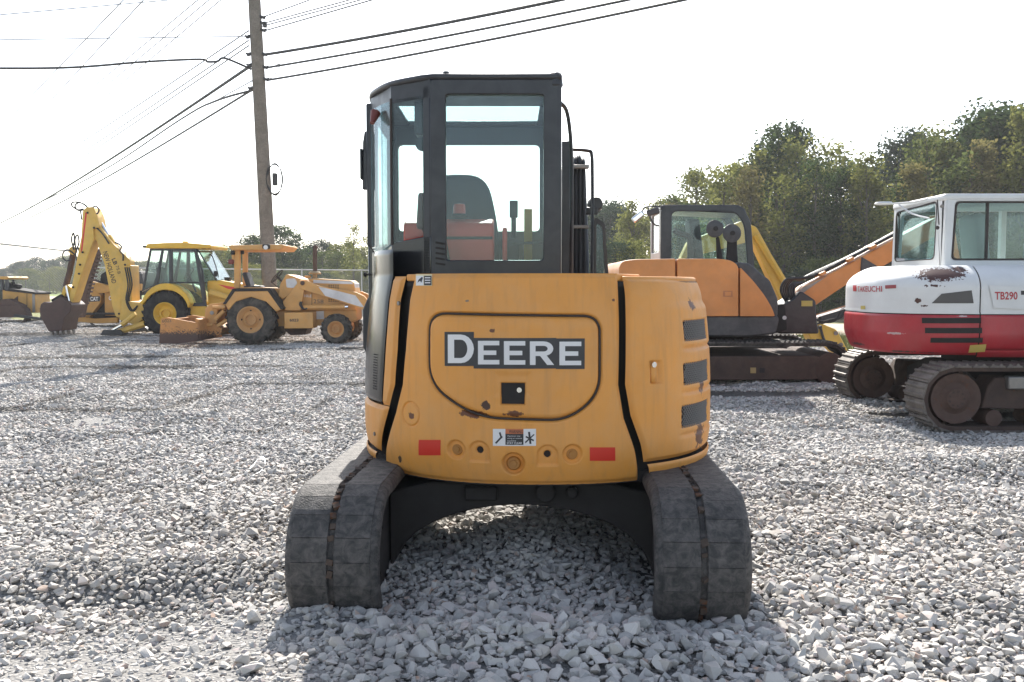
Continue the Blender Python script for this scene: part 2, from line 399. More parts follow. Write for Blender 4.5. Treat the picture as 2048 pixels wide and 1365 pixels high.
# leaf covered bank under the wood
bm_ = MB(); rows = []
for j in range(24):
    y = 40.5 + j*2.4; row = []
    for i in range(60):
        x = 2 + i*1.9
        s_ = np.clip((y - 41 - 0.0*x) / 14, 0, 1); h = 1.5*s_*s_*(3-2*s_) + (0.18*math.sin(x*0.9+j) + 0.15*math.sin(j*1.7+x*0.4))*s_
        row.append((x, y + 0.5*math.sin(x*0.7), -0.2 + h))
    rows.append(row)
bm_.grid(rows); me = bm_.mesh('bank'); finish(me, True, 80); bank = mkobj('bank', me, M_LITTER); bank['kind'] = 'structure'

# ------------------------------------------------------------------ crushed stone
def stone_shapes(n, seed, npt=(11, 15)):
    r = random.Random(seed); out = []
    for _ in range(n):
        bm = bmesh.new(); k = r.randint(*npt); fx, fy, fz = r.uniform(0.85, 1.3), r.uniform(0.65, 1.0), r.uniform(0.42, 0.70)
        for _i in range(k):
            v = Vector((r.gauss(0, 1), r.gauss(0, 1), r.gauss(0, 1))).normalized()
            v = Vector([math.copysign(abs(c)**0.75, c) for c in v]); v *= 0.5*r.uniform(0.85, 1.1)
            bm.verts.new((v.x*fx, v.y*fy, v.z*fz))
        h = bmesh.ops.convex_hull(bm, input=bm.verts)
        bmesh.ops.delete(bm, geom=[e for e in h['geom_interior'] if isinstance(e, bmesh.types.BMVert)], context='VERTS')
        bmesh.ops.triangulate(bm, faces=bm.faces)
        bm.verts.index_update()
        out.append((np.array([v.co for v in bm.verts]), np.array([[v.index for v in f.verts] for f in bm.faces])))
        bm.free()
    return out
SHAPES = stone_shapes(28, 5, (14, 19)); SHAPES_FAR = stone_shapes(24, 6, (11, 15))
def euler_mats(n, tilt):
    a = rng.uniform(0, 2*np.pi, n); b = rng.normal(0, tilt, n); c = rng.normal(0, tilt, n)
    ca, sa, cb, sb, cc, sc = np.cos(a), np.sin(a), np.cos(b), np.sin(b), np.cos(c), np.sin(c)
    Rz = np.zeros((n,3,3)); Rz[:,0,0]=ca; Rz[:,0,1]=-sa; Rz[:,1,0]=sa; Rz[:,1,1]=ca; Rz[:,2,2]=1
    Rx = np.zeros((n,3,3)); Rx[:,0,0]=1; Rx[:,1,1]=cb; Rx[:,1,2]=-sb; Rx[:,2,1]=sb; Rx[:,2,2]=cb
    Ry = np.zeros((n,3,3)); Ry[:,1,1]=1; Ry[:,0,0]=cc; Ry[:,0,2]=sc; Ry[:,2,0]=-sc; Ry[:,2,2]=cc
    return Rx @ Ry @ Rz
def stones_mesh(name, pos, size, tilt=0.34, SHAPES=SHAPES, smooth=True):
    V, F, off = [], [], 0
    n = len(pos); kind = rng.integers(0, len(SHAPES), n); M = euler_mats(n, tilt)
    for k, (sv, sf) in enumerate(SHAPES):
        ix = np.nonzero(kind == k)[0]
        if not len(ix): continue
        v = np.einsum('nij,vj->nvi', M[ix], sv) * size[ix, None, None] + pos[ix, None, :]
        f = sf[None] + (np.arange(len(ix)) * len(sv))[:, None, None] + off
        V.append(v.reshape(-1, 3)); F.append(f.reshape(-1, 3)); off += len(ix)*len(sv)
    V = np.concatenate(V); F = np.concatenate(F)
    me = bpy.data.meshes.new(name); me.vertices.add(len(V)); me.vertices.foreach_set('co', V.ravel())
    me.loops.add(len(F)*3); me.loops.foreach_set('vertex_index', F.ravel().astype(np.int32))
    me.polygons.add(len(F)); me.polygons.foreach_set('loop_start', np.arange(0, len(F)*3, 3, dtype=np.int32))
    me.polygons.foreach_set('use_smooth', np.full(len(F), smooth)); me.update(calc_edges=True); me.validate()
    if smooth: me.set_sharp_from_angle(angle=R(27))
    return me
def jitter(x0, x1, y0, y1, cell):
    gx, gy = np.meshgrid(np.arange(x0, x1, cell), np.arange(y0, y1, cell), indexing='ij')
    gx = gx.ravel() + rng.uniform(-0.5, 0.5, gx.size)*cell*1.1; gy = gy.ravel() + rng.uniform(-0.5, 0.5, gy.size)*cell*1.1
    return gx, gy
def pile_zone(x, y):
    return np.exp(-((x-0.3)/1.1)**4 - ((y-3.75)/0.55)**4)
NEAR_Y = 9.2
pos_l, size_l = [], []
gx, gy = jitter(-6.2, 6.4, 2.9, NEAR_Y, 0.0305)
keep = (np.abs(gx) < 0.585*gy + 0.4) & (rng.random(gx.size) > 0.86*fine_zone(gx, gy)) & (rng.random(gx.size) > 0.25*pile_zone(gx, gy))
gx, gy = gx[keep], gy[keep]
sz = rng.lognormal(math.log(0.0345), 0.34, gx.size).clip(0.014, 0.085)
pos_l.append(np.stack([gx, gy, gz(gx, gy) + sz*rng.uniform(-0.12, 0.30, gx.size)], -1)); size_l.append(sz)
gx, gy = jitter(-3.6, 0.0, 2.6, 5.3, 0.0195)
keep = (np.abs(gx) < 0.62*gy + 0.4) & (rng.random(gx.size) < 0.9*fine_zone(gx, gy)); gx, gy = gx[keep], gy[keep]
sz = rng.lognormal(math.log(0.018), 0.4, gx.size).clip(0.008, 0.05)
pos_l.append(np.stack([gx, gy, gz(gx, gy) + sz*rng.uniform(-0.2, 0.25, gx.size)], -1)); size_l.append(sz)
gx, gy = jitter(-1.2, 1.8, 2.8, 4.5, 0.046)
keep = rng.random(gx.size) < 0.95*pile_zone(gx, gy); gx, gy = gx[keep], gy[keep]
sz = rng.lognormal(math.log(0.055), 0.30, gx.size).clip(0.03, 0.11)
P3 = np.stack([gx, gy, gz(gx, gy) + sz*rng.uniform(-0.05, 0.35, gx.size)], -1)
# the largest stones in view are objects of their own
score = np.where((gy > 3.35) & (gy < 4.05) & (np.abs(gx - 0.3) < 1.1), sz / gy, 0)
pick = np.argsort(-score)[:300]; rest = np.setdiff1d(np.arange(len(gx)), pick)
pos_l.append(P3[rest]); size_l.append(sz[rest])
me = stones_mesh('gravel', np.concatenate(pos_l), np.concatenate(size_l)); me.materials.append(M_GRAVEL)
gravel = mkobj('gravel', me, None, lot); gravel['kind'] = 'stuff'; gravel['label'] = 'loose grey crushed stone covering the yard'
stone_me = []
for k, (sv, sf) in enumerate(SHAPES[:20]):
    m_ = bpy.data.meshes.new('stone'); m_.from_pydata([tuple(p) for p in sv], [], [tuple(q) for q in sf]); m_.update(); finish(m_, True, 27, False); m_.materials.append(M_STONE); stone_me.append(m_)
for i in pick:
    o = bpy.data.objects.new('stone', stone_me[int(rng.integers(0, 20))]); COL.objects.link(o); o.parent = lot
    o.location = P3[i]; o.scale = [sz[i]*rng.uniform(0.9, 1.1) for _ in range(3)]; o.rotation_euler = (rng.normal(0, 0.5), rng.normal(0, 0.5), rng.uniform(0, 6.28))
# farther stone: patches of the same crushed stone set side by side
TILE = 1.6
tiles = bpy.data.collections.new('gravel_patches')
for k in range(6):
    gx, gy = jitter(-TILE/2, TILE/2, -TILE/2, TILE/2, 0.033)
    sz = rng.lognormal(math.log(0.038), 0.34, gx.size).clip(0.016, 0.09)
    z = sz*rng.uniform(-0.12, 0.32, gx.size) + 0.015*np.sin(gx*4+k)*np.cos(gy*3+k*2)*np.cos(gx*np.pi/TILE)*np.cos(gy*np.pi/TILE)*3
    me = stones_mesh('gravel_patch', np.stack([gx, gy, z], -1), sz, 0.34, SHAPES_FAR, False); me.materials.append(M_GRAVEL)
    o = bpy.data.objects.new('gravel_patch', me); tiles.objects.link(o)
pv = []
for iy in range(0, 24):
    y = NEAR_Y + TILE/2 - 0.1 + iy*TILE
    for ix in range(-30, 26):
        x = ix*TILE
        if abs(x) > 0.60*y + 3.0 or y > lot_edge(x) - 0.6: continue
        pv.append((x, y, float(gz(x, y)) - 0.004))
for iy in range(0, 5):                                  # beside the near field
    for ix in (-4, -3, 3, 4):
        x = ix*TILE; y = 3.2 + iy*TILE
        if abs(x) > 0.585*y + 0.3 + TILE/2: pv.append((x, y, float(gz(x, y)) - 0.004))
me = bpy.data.meshes.new('far_gravel'); me.from_pydata(pv, [], []); me.materials.append(M_GRAVEL)
far = mkobj('far_gravel', me, None, lot); far['kind'] = 'stuff'; far['label'] = 'loose grey crushed stone in the far yard'
ng = bpy.data.node_groups.new('lay_patches', 'GeometryNodeTree')
ng.interface.new_socket('Geometry', in_out='INPUT', socket_type='NodeSocketGeometry'); ng.interface.new_socket('Geometry', in_out='OUTPUT', socket_type='NodeSocketGeometry')
gi = ng.nodes.new('NodeGroupInput'); go = ng.nodes.new('NodeGroupOutput'); ip = ng.nodes.new('GeometryNodeInstanceOnPoints')
ci = ng.nodes.new('GeometryNodeCollectionInfo'); ci.inputs[0].default_value = tiles; ci.inputs['Separate Children'].default_value = True; ci.inputs['Reset Children'].default_value = True
rv = ng.nodes.new('FunctionNodeRandomValue'); rv.data_type = 'INT'; rv.inputs['Min'].default_value = 0; rv.inputs['Max'].default_value = 3
mu = ng.nodes.new('ShaderNodeMath'); mu.operation = 'MULTIPLY'; mu.inputs[1].default_value = math.pi/2
cx_ = ng.nodes.new('ShaderNodeCombineXYZ'); m2p = ng.nodes.new('GeometryNodeMeshToPoints')
ri = ng.nodes.new('FunctionNodeRandomValue'); ri.data_type = 'INT'; ri.inputs['Min'].default_value = 0; ri.inputs['Max'].default_value = 5; ri.inputs['Seed'].default_value = 4
iout = lambda n: [s for s in n.outputs if s.type == 'INT'][0]
imn = lambda n, nm, v: [setattr(s, 'default_value', v) for s in n.inputs if s.name == nm and s.type == 'INT']
imn(rv, 'Min', 0); imn(rv, 'Max', 3); imn(ri, 'Min', 0); imn(ri, 'Max', 5)
lk = ng.links.new
lk(gi.outputs[0], m2p.inputs[0]); lk(m2p.outputs[0], ip.inputs['Points']); lk(ci.outputs[0], ip.inputs['Instance']); ip.inputs['Pick Instance'].default_value = True
lk(iout(ri), ip.inputs['Instance Index']); lk(iout(rv), mu.inputs[0]); lk(mu.outputs[0], cx_.inputs['Z']); lk(cx_.outputs[0], ip.inputs['Rotation'])
lk(ip.outputs[0], go.inputs[0])
md = far.modifiers.new('patches', 'NODES'); md.node_group = ng

# roadside grass (stuff) on the strip between lot and road, and weeds at the lot edge
def blades(name, n, place, h, w, mat, label):
    V, F = [], []
    for _ in range(n):
        x, y, z = place(); a = random.uniform(0, 6.28); hh = h*random.uniform(0.5, 1.3); l = random.uniform(-.5, .5)*hh; ca, sa = math.cos(a)*w, math.sin(a)*w
        o = len(V); V += [(x-ca, y-sa, z), (x+ca, y+sa, z), (x+l*sa*20, y+l*ca*20, z+hh)]; F.append((o, o+1, o+2))
    me = bpy.data.meshes.new(name); me.from_pydata(V, [], F); me.update()
    o = mkobj(name, me, mat); tag(o, label, 'grass', kind='stuff'); return o
M_BLADE = mottled('grass_blades', (0.16, 0.18, 0.05), (0.30, 0.27, 0.11), 0.6, bump=0)
def _pl():
    while True:
        x = random.uniform(3, 26); e = float(lot_edge(x)); y = random.uniform(e - 0.7, 29.5)
        if y > e - 0.7: return x, y, -0.17
blades('roadside_grass', 26000, _pl, 0.22, 0.012, M_BLADE, 'short dry grass on the strip beside the dirt road')

# ================================================================== TREES
def leaf_mat(name, a, b_, tr=0.45):
    m, nt, out = _nt(name)
    r = _n(nt, 'ShaderNodeNewGeometry').outputs['Random Per Island']
    oi = _n(nt, 'ShaderNodeObjectInfo').outputs['Random']
    c = _mix(nt, r, a, b_)
    hv = _n(nt, 'ShaderNodeHueSaturation'); nt.links.new(c, hv.inputs['Color'])
    mr = _n(nt, 'ShaderNodeMapRange'); nt.links.new(oi, mr.inputs[0]); mr.inputs[3].default_value = 0.8; mr.inputs[4].default_value = 1.15; nt.links.new(mr.outputs[0], hv.inputs['Value'])
    d = _n(nt, 'ShaderNodeBsdfDiffuse'); t = _n(nt, 'ShaderNodeBsdfTranslucent'); nt.links.new(hv.outputs[0], d.inputs[0]); nt.links.new(hv.outputs[0], t.inputs[0])
    mx = _n(nt, 'ShaderNodeMixShader'); mx.inputs[0].default_value = tr; nt.links.new(d.outputs[0], mx.inputs[1]); nt.links.new(t.outputs[0], mx.inputs[2])
    nt.links.new(mx.outputs[0], out.inputs[0]); return m
LEAF = [leaf_mat('leaf_dark_green', (0.026, 0.048, 0.018), (0.06, 0.088, 0.03)),
        leaf_mat('leaf_olive', (0.065, 0.092, 0.028), (0.13, 0.15, 0.05)),
        leaf_mat('leaf_yellow_green', (0.12, 0.14, 0.038), (0.23, 0.23, 0.07)),
        leaf_mat('leaf_brown_olive', (0.12, 0.11, 0.04), (0.20, 0.175, 0.07)),
        leaf_mat('leaf_blue_green', (0.03, 0.05, 0.03), (0.06, 0.085, 0.05), 0.3)]
M_BARK = mottled('bark', (0.075, 0.06, 0.05), (0.16, 0.14, 0.12), 3.0, bscale=14)
def leaves(centres, n_each, spread, lsz, r):
    V, F = [], []
    for (c, s) in centres:
        for _ in range(n_each):
            cg = lambda: max(-1.5, min(1.5, r.gauss(0, 0.9)))
            p = Vector(c) + Vector((cg()*s, cg()*s, cg()*s*spread))
            a = Vector((r.gauss(0, 1), r.gauss(0, 1), r.gauss(0, 0.7))).normalized(); b = a.orthogonal().normalized()
            if r.random() < .5: b = a.cross(b)
            q = lsz*r.uniform(0.6, 1.3); o = len(V)
            V += [p - a*q, p + b*q*0.55, p + a*q, p - b*q*0.55]; F.append((o, o+1, o+2, o+3))
    me = bpy.data.meshes.new('crown'); me.from_pydata([tuple(p) for p in V], [], F); me.update(); return me
def tree_meshes(seed, style):
    r = random.Random(seed); H = 10.0; cl = []
    if style == 'round':   nb, z0, rad = 120, 0.10, lambda t: 3.0*math.sin(math.pi*(0.16+0.81*t))**0.6
    elif style == 'tall':  nb, z0, rad = 72, 0.16, lambda t: 1.65*math.sin(math.pi*(0.15+0.80*t))**0.8
    elif style == 'cone':  nb, z0, rad = 72, 0.12, lambda t: 2.0*(1-t)**0.8+0.12
    elif style == 'sparse': nb, z0, rad = 50, 0.20, lambda t: 1.7*math.sin(math.pi*(0.15+0.8*t))**0.7
    else:                  nb, z0, rad = 90, 0.02, lambda t: 3.2*math.sin(math.pi*(0.2+0.75*t))**0.6
    for _ in range(nb):
        t = r.random(); a = r.uniform(0, 6.28); q = rad(t)*math.sqrt(r.uniform(0.12, 1.0))
        cl.append(((q*math.cos(a), q*math.sin(a), H*(z0 + (0.97-z0)*t)), r.uniform(0.28, 0.62)))
    crown = leaves(cl, 62 if style != 'sparse' else 42, 0.75, 0.135, r)
    tb = MB(); lean = r.uniform(-.3, .3); path = [(0, 0, -0.3), (0.05, 0, 2), (lean*.5, .1, 5), (lean, .05, 9.3)]
    tb.tube(catmull(path, 4), [0.17, .165, .16, .155, .15, .14, .13, .12, .1, .08, .06, .04, .02], 7)
    for c, s in r.sample(cl, 22):
        zb = max(1.0, c[2] - r.uniform(0.6, 1.9)*(1 if style != 'bush' else 0.5)); f = min(1, zb/9.3)
        tb.tube([(lean*f, 0.05, zb), (c[0]*.5+lean*f*.5, c[1]*.5, zb*.45+c[2]*.55), c], [0.055*(1.2-f), 0.035, 0.012], 4)
    tm = tb.mesh('trunk'); finish(tm, True, 60)
    tm.materials.append(M_BARK); crown.materials.append(LEAF[0])
    return tm, crown
TREES = [tree_meshes(1, 'tall'), tree_meshes(2, 'tall'), tree_meshes(3, 'round'), tree_meshes(4, 'round'), tree_meshes(5, 'cone'), tree_meshes(6, 'sparse'), tree_meshes(7, 'sparse'), tree_meshes(8, 'bush')]
def tree(px, ytop, d, var, leaf, label, group, wid=1.0, base=-0.16, name='deciduous_tree'):
    p = at(px, ytop, d); H = p[2] - base; s = H/10.0
    root = bpy.data.objects.new(name, None); COL.objects.link(root); root.location = (p[0], d, base)
    root.scale = (s*wid, s*wid, s); root.rotation_euler = (0, 0, random.uniform(0, 6.28)); tag(root, label, 'tree' if var != 7 else 'shrub', group)
    for nm, me in zip(('trunk', 'crown'), TREES[var]):
        o = bpy.data.objects.new(nm, me); COL.objects.link(o); o.parent = root
        if nm == 'crown': o.material_slots[0].link = 'OBJECT'; o.material_slots[0].material = LEAF[leaf]
    return root
rt = random.Random(21)
HUE = ['dark green', 'olive green', 'yellowish green', 'brownish', 'dark bluish green']
def place_of(px):
    for lim, w in ((1400, 'at the left end of the wood'), (1470, 'behind the orange excavator cab'), (1540, 'just right of the orange excavator cab'), (1620, 'under the tall twin tree tops'), (1700, 'above the raised orange boom'), (1780, 'left of the red and white cab'), (1880, 'behind the red and white cab corner'), (1960, 'above the red and white cab'), (2060, 'at the right edge of the picture')):
        if px < lim: return w
    return 'beyond the right end of the picture'
def sil(px): return float(np.interp(px, [1120, 1200, 1270, 1320, 1345, 1400, 1480, 1550, 1600, 1640, 1700, 1760, 1810, 1870, 1930, 1990, 2048, 2500], [430, 405, 400, 398, 352, 335, 305, 262, 258, 288, 280, 294, 262, 252, 266, 222, 208, 190]))
G1 = 'trees of the wood on the right'
# trees that stand out of the wood
for px, yt, d, v, l, w, lab in [
    (1552, 248, 55, 0, 0, 0.9, 'tall narrow dark green tree with a double top, highest in the middle of the wood'),
    (1592, 246, 58, 1, 0, 0.8, 'slim dark green tree top just right of the double topped tree'),
    (1812, 252, 62, 2, 4, 0.7, 'dark round crowned tree rising above the yellowish trees of the wood'),
    (1995, 212, 54, 3, 0, 1.0, 'tall dark broad tree above the red and white excavator cab roof'),
    (2045, 206, 57, 2, 0, 1.1, 'tall dark tree at the right edge of the picture'),
    (1868, 250, 56, 6, 2, 1.0, 'loose yellowish tree left of the tall dark trees on the right'),
    (1660, 282, 56, 5, 2, 1.0, 'thin see-through yellowing tree beside the tall narrow dark trees'),
    (1265, 398, 60, 0, 2, 0.9, 'pale green slender tree left of the orange excavator cab'),
    (1225, 400, 88, 3, 4, 1.0, 'dark blue-green tree seen just right of the yellow excavator cab'),
    (1185, 430, 92, 2, 4, 1.0, 'dark tree half hidden by the hoses of the yellow excavator'),
    (1395, 335, 60, 5, 2, 1.0, 'first pale thin tree at the left end of the wood')]:
    tree(px, yt, d, v, l, lab, G1, w)
px = 1338
while px < 2260:
    v_, l_, w_ = rt.choice([0, 1, 5, 6, 5, 6, 4]), rt.choice([1, 2, 1, 3, 0, 2, 2]), rt.uniform(0.75, 1.05)
    tree(px + rt.uniform(-8, 8), sil(px) + rt.uniform(4, 85), rt.uniform(49, 57), v_, l_, ('slim ' if w_ < 0.88 else 'broader ') + HUE[l_] + (' airy' if v_ in (5, 6) else ' pointed' if v_ == 4 else ' dense') + ' tree ' + place_of(px), 'front trees of the wood', w_)
    px += rt.uniform(24, 38)
px = 1350
while px < 2300:
    tree(px + rt.uniform(-8, 8), sil(px) + rt.uniform(-6, 55), rt.uniform(60, 70), rt.choice([0, 1, 1, 0, 3, 6]), l_ := rt.choice([0, 4, 1, 0, 3]), HUE[l_] + ' tree deep in the wood ' + place_of(px).replace('at the left end of the wood', 'at its left end'), 'back trees of the wood', rt.uniform(0.8, 1.1))
    px += rt.uniform(28, 44)
px = 1230
while px < 2240:                                         # low growth along the bank
    tree(px, 520 + rt.uniform(-45, 30), rt.uniform(44, 50), 7, l_ := rt.choice([0, 1, 1, 2, 4]), 'low ' + HUE[l_] + ' shrub below the wood ' + place_of(px).replace('at the left end of the wood', 'at its left end'), 'shrubs at the foot of the wood', rt.uniform(0.9, 1.5), name='shrub')
    px += rt.uniform(26, 44)
# trees behind the chain-link fence
G2 = 'trees behind the chain-link fence'
for px, yt, d, v, l, w, lab in [
    (500, 468, 78, 3, 0, 1.1, 'broad dark green tree left of the utility pole, behind the canopy loader'),
    (566, 448, 80, 2, 0, 1.15, 'broad green tree right of the utility pole, tallest behind the fence'),
    (640, 478, 86, 3, 4, 1.1, 'round dark tree behind the exhaust stack of the canopy loader'),
    (706, 446, 70, 5, 2, 0.75, 'thin sparse pale green tree next to the yellow excavator cab'),
    (740, 462, 72, 6, 2, 0.8, 'thin pale tree touching the left edge of the yellow excavator cab'),
    (590, 500, 84, 2, 1, 1.2, 'lower olive green tree between the two round trees behind the fence'),
    (440, 492, 96, 2, 1, 1.2, 'soft green tree just right of the yellow backhoe cab'),
    (676, 502, 76, 3, 1, 1.0, 'bushy pale green tree right of the exhaust stack')]:
    tree(px, yt, d, v, l, lab, G2, w)
for k_, px in enumerate(range(425, 760, 20)):
    tree(px + rt.uniform(-6, 6), 492 + rt.uniform(-14, 18), rt.uniform(76, 98), rt.choice([2, 3, 0]), l_ := rt.choice([0, 1, 1, 2]), HUE[l_] + ' tree in the belt behind the fence, number %s from its left end' % ('one two three four five six seven eight nine ten eleven twelve thirteen fourteen fifteen sixteen seventeen'.split()[k_]), 'tree belt behind the fence', rt.uniform(1.0, 1.35))
for k_, px in enumerate((1175, 1200, 1222, 1248, 1275, 1300, 1325)):
    tree(px, (430, 412, 405, 418, 430, 428, 395)[k_], rt.uniform(70, 85), (3, 2, 3, 1, 2, 0, 1)[k_], (4, 0, 4, 2, 2, 1, 2)[k_], HUE[(4, 0, 4, 2, 2, 1, 2)[k_]] + ' tree, %s from the left in the gap between the two nearest cabs' % 'first second third fourth fifth sixth seventh'.split()[k_], 'trees in the gap right of the yellow excavator', 1.1)
for px in range(430, 1180, 34):
    tree(px + rt.uniform(-8, 8), 528 + rt.uniform(-8, 12), rt.uniform(64, 72), 7, l_ := rt.choice([1, 2, 0, 1]), ('low %s shrub along the chain-link fence ' % HUE[l_]) + ('left of the utility pole' if px < 520 else 'between the pole and the exhaust stack' if px < 625 else 'between the exhaust stack and the yellow excavator' if px < 745 else 'hidden behind the yellow excavator'), 'shrubs along the chain-link fence', rt.uniform(0.9, 1.4), name='shrub')
for px in range(770, 1180, 42):
    tree(px + rt.uniform(-10, 10), 492 + rt.uniform(-14, 16), rt.uniform(90, 110), rt.choice([2, 3]), rt.choice([0, 1, 4]), 'tree behind the yellow excavator, seen through its cab', 'trees behind the yellow excavator', 1.2)
# far wood across the field on the left
px = -160
while px < 470:
    yt = float(np.interp(px, [-330, 0, 30, 60, 110, 200, 280, 470], [520, 535, 517, 512, 512, 508, 520, 516]))
    tree(px, yt + rt.uniform(-1, 10), rt.uniform(190, 225), rt.choice([2, 3]), rt.choice([4, 0, 1, 4]), 'tree in the far tree line across the green field', 'far tree line on the left', rt.uniform(1.1, 1.5))
    tree(px+7, yt + rt.uniform(20, 34), rt.uniform(165, 185), rt.choice([7, 3]), rt.choice([2, 1, 1]), 'lower pale tree in front of the far tree line', 'low trees before the far tree line', rt.uniform(1.2, 1.7))
    px += rt.uniform(11, 17)
M_FIELD = mottled('green_field', (0.16, 0.22, 0.06), (0.24, 0.28, 0.09), 0.05)
fm = MB(); fm.grid([[(-420 + i*30, 95 + j*13 + max(0, (i*30-420)+40)*0.6, -0.135) for j in range(11)] for i in range(14)])
me = fm.mesh('field'); finish(me); fld = mkobj('field', me, M_FIELD); fld['kind'] = 'structure'

# ================================================================== FENCE
M_GALV = paint('galvanised_steel', (0.42, 0.43, 0.44), 0.45, 0.3, 0.05, 0.6)
A, B = Vector((-18.0, 41.0, -0.16)), Vector((3.0, 54.0, -0.16)); FH = 2.35
fence = Thing('chain_link_fence', 'tall chain-link fence with a pale top rail behind the loaders', 'fence', A)
dirf = (B - A); nP = 8
pm = MB(); pm.cyl((0, 0, 0), (0, 0, FH + 0.05), 0.038, n=8); pme = pm.mesh('post'); finish(pme)
for i in range(nP + 1):
    o = mkobj('post', pme, M_GALV, fence.root); o.location = dirf * (i/nP)
for z in (FH,):
    fence.part('top_rail', MB().tube([A + dirf*(i/nP) + Vector((0, 0, z)) for i in range(nP+1)], 0.028, 6), M_GALV)
mm = MB(); L = dirf.length; st = 0.11
V, F = [], []
def strand(p, q, w=0.0035):
    o = len(V); n = Vector((dirf.y, -dirf.x, 0)).normalized()*w; u = Vector((0, 0, w))
    V.extend([p-u, p+u, q+u, q-u]); F.append((o, o+1, o+2, o+3))
k = -FH
while k < L:
    for s_ in (1, -1):
        a0, a1 = (k, k+FH) if s_ > 0 else (k+FH, k)
        p = A + dirf*(a0/L) + Vector((0, 0, 0.03)); q = A + dirf*(a1/L) + Vector((0, 0, FH))
        strand(p, q)
    k += st
mm.add(V, F); o = fence.part('wire_mesh', mm, M_GALV, recalc=False); o['kind'] = 'stuff'

# ================================================================== UTILITY POLE AND LINES
M_POLE = mottled('weathered_pole', (0.19, 0.165, 0.135), (0.33, 0.29, 0.25), 2.0, bscale=25, bump=0.8)
PD = 27.8
p0 = Vector(at(546, 673, PD)); p0.z = -0.3; ptop = Vector(at(500, -160, PD))
pole = Thing('utility_pole', 'weathered wooden utility pole leaning slightly left behind the loader', 'pole', (p0.x, p0.y, 0))
def polep(py):
    t = (at(0, py, PD)[2] - p0.z) / (ptop.z - p0.z); return p0.lerp(ptop, t)
pole.part('shaft', MB().tube([p0.lerp(ptop, t/6) for t in range(7)], [0.215 - 0.008*t for t in range(7)], 20), M_POLE, ang=60)
M_DARK = plain('dark_hardware', (0.03, 0.03, 0.032), 0.6)
for py, side in ((36, 1), (48, 1), (62, 1), (110, 1), (136, 1), (160, 1), (110, -1), (132, -1), (178, -1), (75, -1)):
    c = polep(py) + Vector((0.22*side, -0.05, 0)); pole.part('cable_clamp', MB().obox(c, (0.14, 0.1, 0.07), (0, 0.3*side, 0)).cyl(c, c + Vector((0.10*side, 0, 0.03)), 0.03, n=8), M_DARK)
c = polep(50) + Vector((0.27, -0.02, 0)); pole.part('junction_box', MB().obox(c, (0.10, 0.12, 0.16)), M_DARK, bevel=0.01)
pole.part('ground_wire', MB().tube([polep(y) + Vector((-0.19, -0.12, 0)) for y in (-60, 100, 250, 400, 560)], 0.008, 5), M_DARK)
cc = polep(360) + Vector((0.24, -0.1, 0))
coil = Thing('cable_coil', 'black loop of spare cable with a splice box hung on the utility pole', 'cable', cc)
for k in range(3):
    coil.part('loop', MB().tube([(cc.x + 0.1 + (0.2 + .02*k)*math.cos(t*.2618), cc.y - .03*k, cc.z + (0.46 - .02*k)*math.sin(t*.2618)) for t in range(24)], 0.014, 6, True), M_HOSE)
coil.part('splice_box', MB().obox((cc.x + 0.1, cc.y, cc.z), (0.14, 0.14, 0.36)), M_DARK, bevel=0.03)
coil.part('loose_end', MB().tube(catmull([(cc.x + .12, cc.y, cc.z - .45), (cc.x + .22, cc.y, cc.z - .7), (cc.x + .2, cc.y, cc.z - .95), (cc.x + .05, cc.y, cc.z - 1.05)], 5), 0.01, 5), M_HOSE)
M_WIRE = plain('line_cable', (0.035, 0.037, 0.04), 0.6); M_WIRET = plain('thin_conductor', (0.10, 0.105, 0.11), 0.5)
def wire(pts, r, mat, label, ext=0.0, sag=0.0, name='power_line'):
    P = [Vector(at(*p)) for p in pts]
    if ext: P.append(P[-1] + (P[-1]-P[-2])*ext)
    out = []
    if len(P) <= 3:
        a, b = P[0], P[-1]; mid = P[1] if len(P) == 3 else None
        for i in range(25):
            t = i/24; q = a.lerp(b, t); q.z -= sag*4*t*(1-t); out.append(q)
    else: out = [Vector(q) for q in catmull(P, 6)]
    single(name, MB().tube(out, r, 6), mat, label, 'cable', P[0], 'overhead lines at the utility pole')
W = wire
W([(528, 110, PD), (1020, 0, 22.4)], 0.042, M_WIRE, 'thickest black cable running up right from the utility pole', 1.6, 0.25)
W([(532, 136, PD), (1165, 0, 21.0)], 0.032, M_WIRE, 'middle of the three black cables running up right from the pole', 1.2, 0.2)
W([(534, 161, PD), (1275, 0, 20.0)], 0.032, M_WIRE, 'lowest of the three black cables running up right from the pole', 1.0, 0.2)
W([(548, 133, PD), (560, 129, 27.6), (548, 152, 27.7), (534, 160, PD)], 0.012, M_WIRE, 'short jumper wire between two cables just right of the pole')
W([(522, 36, PD), (620, 0, 26.4)], 0.018, M_WIRET, 'uppermost thin wire running up right from the pole', 3)
W([(524, 48, PD), (700, 0, 25.8)], 0.018, M_WIRET, 'second thin wire running up right from the pole', 3)
W([(524, 53, PD), (722, 0, 25.6)], 0.018, M_WIRET, 'third thin wire running up right, close under the second', 3)
W([(526, 63, PD), (745, 0, 25.2)], 0.020, M_WIRET, 'lowest thin wire running up right from the pole', 3)
W([(503, 131, PD), (0, 440, 95)], 0.052, M_WIRE, 'thick black cable sloping down left from the pole to the horizon', 0.25, 0.5)
W([(508, 178, PD), (0, 452, 92)], 0.036, M_WIRE, 'black cable sloping down left just under the thickest one', 0.25, 0.6)
W([(508, 180, PD), (430, 203, 30), (360, 240, 36), (200, 345, 52), (60, 415, 78)], 0.034, M_WIRE, 'bowed cable between the two black cables sloping down left')
W([(508, 160, PD), (430, 203, 30), (424, 206, 30.2)], 0.018, M_WIRET, 'short guy wire left of the pole holding the bowed cable')
